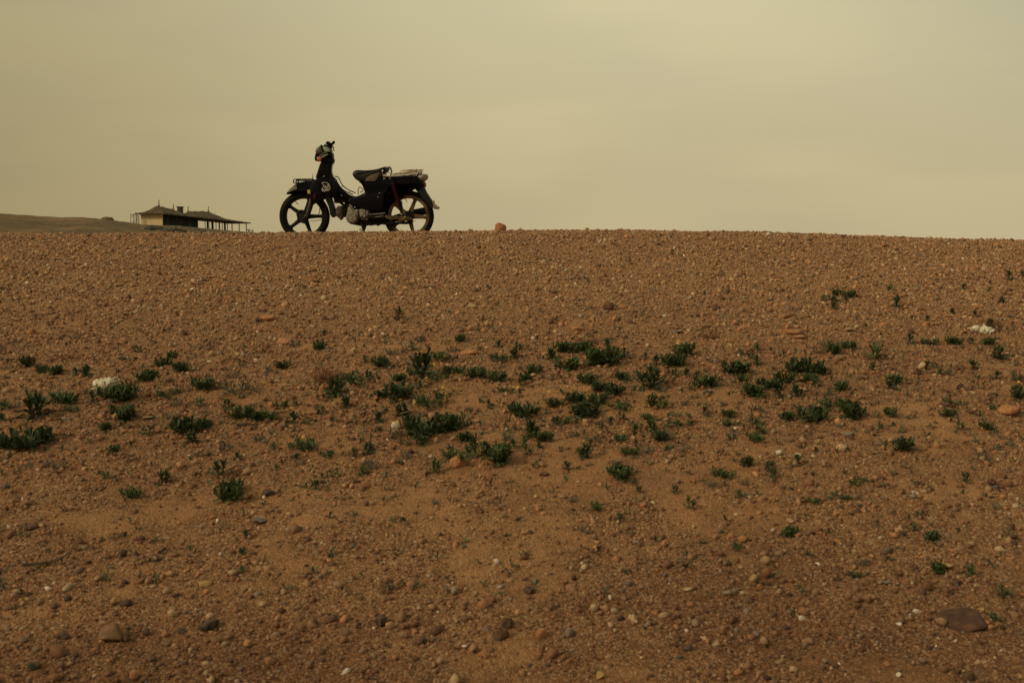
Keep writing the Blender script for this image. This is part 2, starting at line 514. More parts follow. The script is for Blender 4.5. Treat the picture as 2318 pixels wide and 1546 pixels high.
M['darkwall'] = mat('near_black_wall', (.020, .019, .014), (.035, .03, .02), .7, .9)  # one near-black tone for the long wall and the rubble bank
M['thatch'] = mat('weathered_thatch', (.16, .105, .042), (.06, .042, .02), 1.1, .95, bump=.8, bscale=4)
M['post'] = mat('dark_post', (.035, .032, .025), (.055, .05, .035), 2, .8)
M['rust'] = mat('rusty_tube', (.09, .07, .045), (.14, .07, .035), 6, .7)
M['rubble'] = mat('grey_rubble', (.11, .085, .055), (.045, .04, .03), .5, .95, bump=.5, bscale=2)
M['plank'] = mat('pale_plank', (.36, .24, .13), (.26, .17, .09), 3, .8)
M['mound'] = mat('orange_sand_mound', (.42, .25, .13), (.30, .17, .09), 1.5, .95)

# ------------------------------------------------------------------ ground sheet
def build_ground():
    th_d = np.linspace(R(-41), R(41), 1500)
    th_c = np.linspace(R(41), R(319), 140)[1:-1]
    th = np.concatenate([th_d, th_c])
    r = np.concatenate([np.linspace(.12, 1.5, 30)[:-1], np.exp(np.linspace(math.log(1.5), math.log(13.0), 900)), np.exp(np.linspace(math.log(13.0), math.log(4000), 130))[1:]])
    nt, nr = len(th), len(r)
    TH, RR = np.meshgrid(th, r)
    X = RR * np.sin(TH); Y = RR * np.cos(TH)
    Z = gh(X, Y)
    sd = sandy(X, Y)
    Z += fine(X, Y)
    V = np.column_stack([X.ravel(), Y.ravel(), Z.ravel()])
    i = np.arange(nr - 1)[:, None] * nt; j = np.arange(nt)[None, :]; jn = (j + 1) % nt
    Q = np.stack([i + j, i + jn, i + nt + jn, i + nt + j], -1).reshape(-1, 4)
    Q = Q[:, ::-1]
    c = len(V)
    V = np.vstack([V, [[0, 0, float(gh(0., 0.))]]])
    jj = np.arange(nt)
    cap = np.column_stack([np.full(nt, c), jj, (jj + 1) % nt, np.full(nt, c)])
    cols = np.zeros((len(V), 3)); cols[:-1, 0] = sd.ravel(); cols[:-1, 1] = vignette(X, Y).ravel(); cols[:-1, 2] = np.clip((Y - 4.4 + .8 * perlin(X / .8, Y / .8, 61)) / 2.2, 0, 1).ravel()
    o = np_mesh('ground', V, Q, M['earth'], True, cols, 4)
    return o
tag(build_ground(), kind='structure')

def build_hill():
    xs = np.linspace(-330, 60, 520); ys = np.linspace(60, 420, 420)
    X, Y = np.meshgrid(xs, ys)
    sil_px = np.array([-900, -400, 0, 60, 150, 200, 250, 300, 330, 372, 430, 500, 563, 640, 700, 900, 1300], float)
    sil_rw = np.array([452, 470, 482, 485.5, 491, 491.5, 496, 502.5, 506, 511, 518, 526, 531, 540, 550, 585, 660], float)
    px = CX + F * X / Y
    sl = (EYE - np.interp(px, sil_px, sil_rw)) / F
    Yc = 262.0
    top = sl * Yc
    g = np.sin(np.clip((Y - 70) / (Yc - 70), 0, 1) * math.pi / 2) ** 1.25
    back = ss((Y - Yc) / 140)
    Z = -6.2 + (top + 6.2) * g * (1 - back)
    Z = np.minimum(Z, sl * Y - .45)
    # level pad under the building
    sx = (X + 69.8) * .119 + (Y - 200) * .993; cx_ = (X + 69.8) * .993 - (Y - 200) * .119
    d = np.maximum(np.maximum(-sx - 1, sx - 46), np.maximum(-cx_ - 6.5, cx_ - 1.5))
    pad = ss(1 - d / 14)
    Z = Z * (1 - pad) + 7.75 * pad
    Z += (.35 * perlin(X / 11, Y / 11, 31) + .26 * perlin(X / 4, Y / 4, 32) + .20 * perlin(X / 2.1, Y / 2.1, 33)) * (1 - pad)
    edge = np.minimum.reduce([(X + 330) / 40, (60 - X) / 40, (420 - Y) / 30, (Y - 60) / 10])
    Z = np.where(edge < 1, Z * np.clip(edge, 0, 1) + (-6.2) * (1 - np.clip(edge, 0, 1)), Z)
    V = np.column_stack([X.ravel(), Y.ravel(), Z.ravel()]); nx = len(xs)
    i = np.arange(len(ys) - 1)[:, None] * nx; j = np.arange(nx - 1)[None, :]
    Q = np.stack([i + j, i + j + 1, i + nx + j + 1, i + nx + j], -1).reshape(-1, 4)
    return np_mesh('hill', V, Q, M['hill'], True, None, 4), (X, Y, Z)
hill, (HX, HY, HZ) = build_hill()
tag(hill, kind='structure')
def hill_z(x, y):
    k = np.argmin((HX - x) ** 2 + (HY - y) ** 2); return float(HZ.ravel()[k])

# ------------------------------------------------------------------ stones and gravel
PAL = {
 'brown': (.17, .10, .06), 'tan': (.34, .23, .13), 'orange': (.42, .20, .09), 'dark': (.05, .04, .035), 'grey': (.22, .20, .16),
 'white': (.80, .74, .58), 'maroon': (.090, .045, .028), 'buff': (.50, .38, .22), 'blue-grey': (.12, .13, .12), 'yellow': (.46, .31, .12), 'green-black': (.035, .04, .032), 'terracotta': (.40, .17, .08)}
PK = list(PAL)
def ico(sub):
    import bmesh
    bm = bmesh.new(); bmesh.ops.create_icosphere(bm, subdivisions=sub, radius=1)
    V = np.array([v.co[:] for v in bm.verts]); T = np.array([[v.index for v in f.verts] for f in bm.faces]); bm.free()
    return V, T

def build_gravel():
    V0, T0 = ico(1)
    N = 600000
    y = np.sqrt(rng.uniform(1.5 ** 2, 10.6 ** 2, N * 2)); x = rng.uniform(-1, 1, N * 2) * (.60 * y + 1.5)
    sd = sandy(x, y)
    clump = .5 + .5 * np.clip(perlin(x / .35, y / .3, 41) * 2.2, -1, 1)
    keep = rng.random(N * 2) < (1 - .90 * sd) * (.55 + .45 * clump)
    x, y = x[keep][:N], y[keep][:N]; N = len(x)
    size = np.clip(rng.lognormal(math.log(.0038), .56, N), .0018, .020)
    size *= .80 + .16 * np.clip((y - 4.0) / 3, 0, 1) - .15 * np.clip((y - 8) / 1.2, 0, 1)
    lift = rng.uniform(-.1, .75, N)
    vi = 48
    var = V0[None] * (1 + rng.uniform(-.32, .32, (vi, len(V0), 1)))
    pick = rng.integers(0, vi, N)
    P = var[pick]
    sc = np.stack([rng.uniform(.8, 1.5, N), rng.uniform(.7, 1.1, N), rng.uniform(.60, 1.15, N)], -1)
    P = P * (sc * size[:, None])[:, None, :]
    a = rng.uniform(0, 2 * np.pi, N); ca, sa = np.cos(a)[:, None], np.sin(a)[:, None]
    X = P[..., 0] * ca - P[..., 1] * sa; Y = P[..., 0] * sa + P[..., 1] * ca; Z = P[..., 2] + P[..., 0] * rng.uniform(-.35, .35, (N, 1))
    z = gf(x, y) - .001
    V = np.stack([X + x[:, None], Y + y[:, None], Z + (z + lift * size * sc[:, 2])[:, None]], -1).reshape(-1, 3)
    T = (T0[None] + (np.arange(N) * len(V0))[:, None, None]).reshape(-1, 3)
    names = ['brown', 'tan', 'orange', 'dark', 'grey', 'white', 'maroon', 'buff', 'blue-grey']
    pr = np.array([.30, .20, .11, .15, .045, .008, .09, .12, .03]); pr /= pr.sum()
    C = np.array([PAL[n] for n in names])[rng.choice(len(names), N, p=pr)] * rng.uniform(.45, 1.4, (N, 1))
    # most stones carry a coat of the same red-brown dust
    vg = vignette(x, y)[:, None]
    dust = rng.uniform(.1, .75, (N, 1)) * (1 - .25 * vg); C = C * (1 - dust) + np.array([[.52, .255, .112]]) * dust * rng.uniform(.65, 1.3, (N, 1)) * (1 - .3 * vg)
    C = C * (1 - .22 * vg) * (.92 + np.array([[.20, .24, .26]]) * np.clip((y - 4.4) / 2.2, 0, 1)[:, None])  # painted vignette darkens stones downhill; paler ones towards the crest
    C = np.repeat(C, len(V0), 0)
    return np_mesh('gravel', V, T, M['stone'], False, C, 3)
tag(build_gravel(), 'loose gravel of small brown and tan stones covering the slope', 'gravel', kind='stuff')

IV3, IT3 = ico(3)
def stone_mesh(name, L, W, Hh, color, seed, flat=0.0, angular=.0, dusty=.25, bury=.3):
    q = np.random.default_rng(seed)
    V = IV3.copy()
    # cut facets for an angular look
    for _ in range(int(6 + 12 * angular)):
        n = q.normal(size=3); n /= np.linalg.norm(n); dd = q.uniform(.50, .85)
        t = V @ n; over = np.clip(t - dd, 0, None); V = V - over[:, None] * n * .92
    V *= (1 + .10 * perlin(V[:, 0] * 1.6 + seed, V[:, 1] * 1.6 + V[:, 2], seed % 50) + .04 * perlin(V[:, 0] * 5 + V[:, 2] * 3, V[:, 1] * 5 + seed, 3))[:, None]
    if flat: V[:, 2] = np.sign(V[:, 2]) * np.abs(V[:, 2]) ** (1 - .35 * flat) * .8
    V = V * np.array([L / 2, W / 2, Hh / 2])
    V[:, 2] += Hh * (.5 - bury)
    base = np.array(PAL[color]) * q.uniform(.9, 1.1)
    n = perlin(V[:, 0] / L * 5 + seed, V[:, 1] / W * 5, 9)
    dst = np.clip(dusty + n * .5, 0, .8)[:, None]
    C = base[None] * (1 - dst) + np.array([[.44, .225, .10]]) * dst
    o = np_mesh(name, V, IT3, M['stone'], True, C, 3)
    return o

# landmarks used to describe where small things lie (pixel x, pixel y)
LAND = [('left crumpled rag', 240, 862), ('right shredded rag', 2222, 742), ('rust-brown dry bush', 742, 838),
        ('round white stone', 895, 966), ('big maroon slab', 2180, 1400), ('oval green-black stone', 472, 1415),
        ('dark fallen twig', 110, 1278), ('tall-stalked plant', 1826, 838), ('parked moped', 815, 480), ('crest brick', 1133, 517),
        ('maroon wedge stone', 1377, 694), ('orange slab pair', 1805, 755), ('square-edged orange stone', 1223, 1436),
        ('pair of dark boulders', 1138, 1430), ('right-edge smooth orange stone', 2295, 935), ('left-edge plant clump', 45, 1000),
        ('widest central plant clump', 1367, 825), ('yellow flat stone', 460, 1322), ('lone lower-left tuft', 517, 1122),
        ('olive tuft', 1407, 1075), ('dark pointed stone', 600, 1117), ('orange stone under leaves', 1037, 1048), ('grey flat stone', 1650, 1344),
        ('lower-right white pebble', 2036, 1415), ('upper pale flat stone', 1068, 694), ('upper-right green patch', 1905, 672)]
def where(px, py, skip=None):
    best = None
    for n, lx, ly in LAND:
        if n == skip: continue
        d = math.hypot(px - lx, (py - ly) * 1.3)
        if d < 6: continue
        if best is None or d < best[0]: best = (d, n, px - lx, (py - ly) * 1.3)
    d, n, dx, dy = best
    ad = (math.degrees(math.atan2(-dy, dx)) + 360) % 360
    dirs = ['right of', 'above-right of', 'above', 'above-left of', 'left of', 'below-left of', 'below', 'below-right of']
    dr = dirs[int(((ad + 22.5) % 360) // 45)]
    pre = 'just ' if d < 60 else ('' if d < 160 else 'well ')
    return pre + dr + ' the ' + n, d
PENDING = []       # (object, noun phrase, px, py) -> labels resolved together so that each is unique
def pend(o, noun, px, py, cat, group, skip=None):
    w, d = where(px, py, skip)
    PENDING.append([o, noun, w, d]); o['category'] = cat; o['group'] = group

def resolve_labels():
    ordn = ['', 'second ', 'third ', 'fourth ', 'fifth ', 'sixth ', 'seventh ', 'eighth ', 'ninth ', 'tenth ', 'eleventh ', 'twelfth ', 'thirteenth ', 'fourteenth ', 'fifteenth ', 'sixteenth ', 'seventeenth ', 'eighteenth ', 'nineteenth ', 'twentieth ']
    keys = {}
    for p in PENDING: keys.setdefault((p[1], p[2]), []).append(p)
    for (noun, w), L in keys.items():
        if len(L) == 1: L[0][0]['label'] = noun + ' ' + w; continue
        L.sort(key=lambda p: p[3])
        for k, p in enumerate(L):
            p[0]['label'] = noun + ' ' + w + ', ' + (ordn[k] + 'nearest' if k < len(ordn) else 'far from it')

def px_at(y): return F / y
# px, py(base), width px, height px, colour, flatness, angular, special label
STONES = [
 (1068,699,32,11,'buff',1,.4,'pale flat stone lying alone high on the slope'), (1377,703,30,20,'maroon',0,.9,'dark maroon wedge-shaped stone on the upper slope'),
 (1411,700,24,12,'orange',0,.5,None), (1780,721,38,10,'orange',1,.5,None), (1800,758,52,11,'orange',1,.4,'upper slab of the pair of flat orange slabs'),
 (1814,769,30,11,'orange',1,.4,'lower slab of the pair of flat orange slabs'), (1930,752,34,11,'tan',1,.4,None), (1948,757,16,8,'dark',0,.5,None),
 (867,761,14,8,'white',0,.4,None), (1535,756,34,7,'grey',1,.3,None), (2295,941,62,22,'orange',0,.1,'smooth orange half-buried stone at the right edge'),
 (2078,850,28,15,'maroon',0,.5,None), (2176,1428,150,28,'maroon',1,1.0,'big maroon slab half buried at the lower right'),
 (606,726,38,14,'orange',0,.3,None), (583,728,22,9,'dark',0,.5,None), (64,1202,38,13,'dark',1,.4,None),
 (472,1428,48,26,'green-black',0,.1,'oval green-black stone in the lower left'), (250,1458,74,40,'brown',0,.5,None), (284,1452,24,26,'dark',0,.7,None),  # last entry: dark stone standing in for the brown stone's shadow
 (460,1331,42,16,'yellow',1,.8,'yellow flat angular stone in the lower left'), (1225,1448,32,27,'orange',0,.7,'orange square-edged stone near the bottom of the photo'),
 (1148,1426,40,30,'dark',0,.6,'upper of the two dark boulders near the bottom'), (1135,1450,38,26,'maroon',0,.6,'lower of the two dark boulders near the bottom'), (862,1418,36,22,'dark',0,.8,None),
 (622,1450,26,18,'tan',0,.6,None), (606,1450,10,12,'buff',0,.6,None), (603,1127,42,20,'dark',0,.9,'dark pointed stone below the lone dark tuft'),
 (1037,1060,46,24,'orange',0,.2,'orange stone under the front edge of a leafy clump'), (895,972,22,18,'white',0,.1,'round white stone beside the flowering clump'), (893,984,16,10,'buff',0,.3,None), (1190,1270,24,18,'maroon',0,.7,None), (1560,1341,28,16,'buff',1,.6,None),
 (1647,1349,26,14,'grey',1,.4,'grey flat stone, the wider of two side by side'), (1664,1343,14,11,'grey',0,.3,None), (1432,1411,30,18,'buff',0,.6,None), (1381,1359,11,10,'white',0,.2,None),
 (1360,1540,30,16,'yellow',0,.5,None), (2036,1419,15,8,'white',0,.3,'small white pebble left of the maroon slab'), (1941,1378,18,14,'dark',0,.3,None), (2091,1350,22,18,'green-black',0,.2,None),
 (2224,1386,20,12,'yellow',1,.5,None), (1972,1232,24,9,'grey',1,.4,None), (1992,1224,12,10,'white',0,.2,None), (1803,1178,14,16,'tan',0,.3,None),
 (1790,1186,20,10,'buff',0,.5,None), (1750,1206,12,9,'white',0,.3,None), (1888,1286,12,9,'yellow',0,.2,None), (1934,1289,10,10,'yellow',0,.2,None),
 (2010,1325,26,9,'grey',1,.5,None), (2145,1290,34,12,'yellow',1,.6,None), (2174,1299,22,12,'brown',0,.4,None), (2296,1224,38,16,'dark',1,.5,None),
 (33,728,26,9,'tan',0,.5,None), (68,757,26,14,'orange',0,.7,None), (1390,546,20,7,'buff',1,.5,None), (1370,546,10,5,'white',0,.5,None), (1448,562,16,6,'tan',1,.5,None),
 (2004,560,22,7,'orange',1,.5,None), (1665,628,9,7,'white',0,.3,None), (1682,629,18,12,'maroon',0,.5,None), (942,532,14,6,'maroon',0,.8,None),
 (1600,697,22,10,'tan',0,.5,None), (1618,702,20,9,'dark',0,.5,None), (400,642,16,9,'tan',0,.4,None), (472,637,20,5,'orange',1,.6,None), (10,890,20,10,'buff',0,.5,None),
 (330,952,30,9,'tan',1,.3,None), (37,936,38,8,'maroon',1,.4,None), (588,1186,34,9,'blue-grey',1,.4,None), (572,1167,14,9,'buff',0,.4,None), (18,1198,9,9,'white',0,.2,None),
 (160,1290,20,13,'brown',0,.9,None), (125,1210,16,18,'orange',0,.5,None), (178,1232,22,15,'dark',0,.6,None), (140,1452,30,20,'dark',0,.6,None), (128,1440,18,12,'terracotta',0,.5,None),
 (78,1478,18,13,'grey',0,.4,None), (50,1458,24,14,'grey',0,.4,None), (74,1520,32,18,'green-black',0,.3,None), (340,1502,30,16,'brown',0,.8,None), (418,1392,16,12,'blue-grey',0,.2,None),
 (330,1440,20,18,'dark',0,.6,None), (370,1444,20,12,'terracotta',0,.5,None), (485,1456,22,12,'tan',0,.4,None), (560,1466,24,16,'orange',0,.3,None), (410,1436,26,9,'green-black',0,.2,None),
 (709,1420,20,22,'green-black',0,.5,None), (640,1346,20,14,'buff',0,.5,None), (592,1374,20,10,'buff',0,.5,None), (948,1384,18,12,'buff',0,.5,None), (1055,1410,34,14,'brown',0,.4,None),
 (1097,1492,22,18,'terracotta',0,.9,None), (1100,1433,18,13,'grey',0,.4,None), (1052,1468,14,7,'white',1,.4,None), (1085,1165,22,14,'maroon',0,.5,None), (1200,1345,34,16,'dark',0,.4,None),
 (1440,1233,20,12,'grey',1,.5,None), (1324,1265,18,13,'brown',0,.5,None), (1720,1335,18,14,'terracotta',0,.6,None), (1440,1293,16,9,'dark',0,.3,None), (1186,1212,22,8,'orange',0,.3,None),
 (1175,1238,18,14,'tan',0,.4,None), (1232,1080,26,10,'maroon',0,.5,None), (1555,1475,34,14,'dark',1,.5,None), (1870,1505,22,12,'grey',0,.4,None), (2090,1502,18,14,'grey',0,.4,None),
 (1797,1524,20,16,'buff',0,.9,None), (2010,1510,16,11,'orange',0,.4,None), (2036,1535,14,10,'white',0,.4,None), (1815,1375,18,10,'brown',0,.5,None), (2245,1100,26,14,'maroon',0,.4,None),
 (2104,1111,18,10,'dark',0,.5,None), (1903,1151,12,9,'dark',0,.4,None), (1750,1139,14,12,'orange',0,.4,None), (2170,1146,12,10,'orange',0,.2,None), (1925,1240,20,12,'maroon',0,.3,None),
 (1900,817,24,14,'tan',0,.3,None), (2160,829,28,8,'tan',1,.5,None), (2118,736,30,5,'orange',1,.5,None), (2290,720,18,8,'blue-grey',0,.4,None), (1823,888,18,10,'buff',0,.4,None),
 (2140,902,14,9,'grey',0,.4,None), (2118,876,14,9,'dark',0,.6,None), (2175,882,22,14,'dark',0,.6,None), (2200,937,22,9,'maroon',0,.4,None), (1862,1010,22,9,'green-black',1,.4,None),
 (1995,1010,18,12,'blue-grey',0,.2,None), (1812,1015,13,14,'dark',0,.5,None), (1808,1036,14,10,'white',0,.4,None), (1925,990,28,10,'grey',1,.4,None), (1606,890,20,8,'buff',1,.4,None),
 (1650,868,18,6,'buff',1,.3,None), (1655,776,22,9,'orange',0,.6,None), (1310,752,34,12,'orange',0,.3,None), (1350,780,30,11,'maroon',1,.4,None), (1060,805,50,12,'orange',0,.2,None), (690,798,14,12,'orange',0,.4,None), (755,785,18,8,'orange',0,.4,None),
 (640,780,46,12,'orange',0,.2,None), (1505,720,12,9,'white',0,.4,None), (855,772,12,6,'brown',0,.5,None), (700,940,14,8,'tan',0,.4,None), (595,950,18,12,'tan',0,.3,None), (1635,722,20,8,'grey',0,.4,None),
]
CNAME = {'dark': 'near-black', 'green-black': 'green-black', 'buff': 'buff', 'brown': 'red-brown'}
def add_stone(i, px, py, w, h, colr, flat, ang, lab):
    x, y, z = gpos(px, py)
    m = 1.0 / px_at(y)
    L = w * m; Hh = max(h * m * 1.05, .35 * h * m)
    W = L * random.uniform(.6, .85)
    if flat: Hh = min(Hh, L * .34)
    o = stone_mesh('stone', L, W, Hh * 1.25, colr, 100 + i, flat, ang, -.02 if w > 100 else (.15 if lab or w > 24 else .3), .48 if w > 100 else .32)
    y += W * .35
    o.location = (x, y, float(gh(x, y)) + .004)
    o.rotation_euler = (random.uniform(-.12, .12), random.uniform(-.12, .12), random.uniform(-.25, .25))
    if w > 100: o.rotation_euler = (R(9), R(-7), R(4)); o.location.z -= .006; o.location.x += .012
    if colr == 'green-black' and lab: o.rotation_euler = (0, R(-14), R(25))
    size = 'large ' if w > 44 else ('' if w > 21 else 'small ')
    shape = 'flat' if flat else ('angular' if ang > .55 else 'rounded')
    tag(o, None, 'stone', 'stones lying on the slope')
    if lab: o['label'] = lab
    else: pend(o, size + CNAME.get(colr, colr) + ' ' + shape + ' stone', px, py, 'stone', 'stones lying on the slope')  # the dark one at (284, 1452) stands in for a shadow
for i, s in enumerate(STONES): add_stone(i, *s)
# nondescript loose pebbles, a bit larger than the gravel around them
for i in range(150):
    py = 560 + 970 * random.random() ** .75; px = random.uniform(10, 2308)
    colr = random.choices(['brown', 'tan', 'orange', 'dark', 'maroon', 'buff', 'blue-grey', 'grey'], [5, 4, 3, 4, 3, 2, 2, 1])[0]
    w = random.uniform(9, 17) * (.75 + .5 * (py - 560) / 900)
    add_stone(400 + i, px, py, w * .70, w * random.uniform(.30, .46), colr, random.random() < .4, random.uniform(.6, 1.0), None)
# the orange brick and a dark clod stand right on the crest
def crest_stone(px, rowb, w, h, colr, ydist, lab, seed, ang):
    m = ydist / F; x = (px - CX) / F * ydist
    o = stone_mesh('stone', w * m, w * m * .8, h * m * 1.6, colr, seed, 0, ang, .05, .2)
    o.location = (x, ydist, float(gh(x, ydist)) - .003)
    tag(o, lab, 'stone', 'stones lying on the slope'); return o
crest_stone(1133, 523, 30, 21, 'terracotta', 9.8, 'orange brick-like stone standing alone on the crest line', 900, .5)
crest_stone(1635, 524, 11, 5, 'dark', 9.6, 'tiny black stone on the crest line right of centre', 901, .8)

# ------------------------------------------------------------------ plants
def leaf(mb, base, dirv, length, width, bend, rnd):
    """one lobed leaf: a folded, curved strip with teeth near its tip"""
    d = Vector(dirv).normalized()
    side = d.cross(Vector((0, 0, 1)))
    if side.length < 1e-3: side = Vector((1, 0, 0))
    side.normalize(); up = side.cross(d)
    prof = [(0, .14), (.2, .2), (.36, .5), (.46, .30), (.58, .85), (.68, .5), (.82, 1.0), (.92, .6), (1.0, .10)]
    tw = rnd.uniform(-.5, .5); side = (side * math.cos(tw) + up * math.sin(tw))
    vs = []; p = Vector(base); pt = 0
    for t, w in prof:
        stp = (t - pt) * length; pt = t
        d = (d + Vector((0, 0, -1)) * bend * (stp / length) * 2).normalized()
        p = p + d * stp
        s_ = side * width * w * .5; lift = up * width * w * .16
        vs += [p - s_ + lift, p, p + s_ + lift]
    fs = []
    for i in range(len(prof) - 1):
        a = i * 3
        fs += [(a, a + 1, a + 4, a + 3), (a + 1, a + 2, a + 5, a + 4)]
    mb.add(vs, fs)

def plant_mesh(name, seed, shoots, spread, tall, leaves, lw, material):
    """unit plant: about 1 wide"""
    rnd = random.Random(seed); mb = MB()
    for s_ in range(shoots):
        a = rnd.uniform(0, 2 * math.pi); rr = spread * math.sqrt(rnd.random()) if shoots > 1 else 0
        bx, by = rr * math.cos(a), rr * math.sin(a) * .8
        tip = tall * rnd.uniform(.45, 1.0) * (1 - .35 * rr / max(spread, .01))
        axis = Vector((bx * .9, by * .9, tip)) + Vector((rnd.uniform(-.15, .15), rnd.uniform(-.15, .15), 0)) * tip
        for k in range(leaves):
            t = k / leaves
            base = Vector((bx * .55, by * .55, -.02)) + axis * t * .72
            q = k * 2.4 + rnd.uniform(-.4, .4)
            el = .25 + 1.0 * t + rnd.uniform(-.2, .2)
            dv = Vector((math.cos(q) * math.cos(el), math.sin(q) * math.cos(el), math.sin(el)))
            ln = rnd.uniform(.22, .36) * (1.15 - .45 * t) * (.6 + .6 * tall)
            leaf(mb, base, dv, ln, ln * lw, rnd.uniform(.0, .55) * (1 - t), rnd)
        mb.tube([(bx * .5, by * .5, -.03), tuple(Vector((bx * .55, by * .55, 0)) + axis * .72)], [.018, .009], 5)
    o = mb.build(name, material, None, smooth=60)
    # normalise to a unit width standing on z = 0
    me = o.data; co = np.zeros(len(me.vertices) * 3, np.float32); me.vertices.foreach_get('co', co); co = co.reshape(-1, 3)
    w = np.ptp(co[:, 0]); co /= w; me.vertices.foreach_set('co', co.ravel()); me.update()
    COL.objects.unlink(o)
    return me

PM = {}
for k in range(5): PM['s%d' % k] = plant_mesh('small_plant', 10 + k, 2, .16, .46, 15, .42, M['leaf'] if k % 2 else M['leafb'])
for k in range(5): PM['m%d' % k] = plant_mesh('leafy_plant', 30 + k, 11, .44, .38, 14, .42, M['leafb'] if k % 2 else M['leaf'])
for k in range(4): PM['l%d' % k] = plant_mesh('leafy_plant', 50 + k, 20, .58, .36, 13, .40, M['leafb'] if k % 2 else M['leaf'])
for k in range(3): PM['w%d' % k] = plant_mesh('spreading_plant', 70 + k, 10, .70, .24, 12, .40, M['leaf'])
for k in range(3): PM['g%d' % k] = plant_mesh('grey_green_plant', 80 + k, 7, .5, .38, 12, .15, M['leafg'])
for k in range(2): PM['t%d' % k] = plant_mesh('leafy_plant', 90 + k, 4, .22, .62, 17, .42, M['leafb'])

def flower_mesh(material, seed):
    rnd = random.Random(seed); mb = MB()
    n = 12
    for k in range(n):
        a = 2 * math.pi * k / n; w = .22
        c, s_ = math.cos(a), math.sin(a)
        q = [(0, 0, 0), (c * .6 - s_ * w, s_ * .6 + c * w, .12), (c, s_, .18 + rnd.uniform(-.1, .1)), (c * .6 + s_ * w, s_ * .6 - c * w, .12)]
        mb.add(q, [(0, 1, 2, 3)])
    mb.ell((0, 0, .08), (.32, .32, .16), 8, 5)
    mb.tube([(0, 0, 0), (.1, .1, -1.6), (.05, 0, -3.2)], .09, 5)
    o = mb.build('flower', material); COL.objects.unlink(o); return o.data
FM = [flower_mesh(M['petal'], 1), flower_mesh(M['petalw'], 2)]

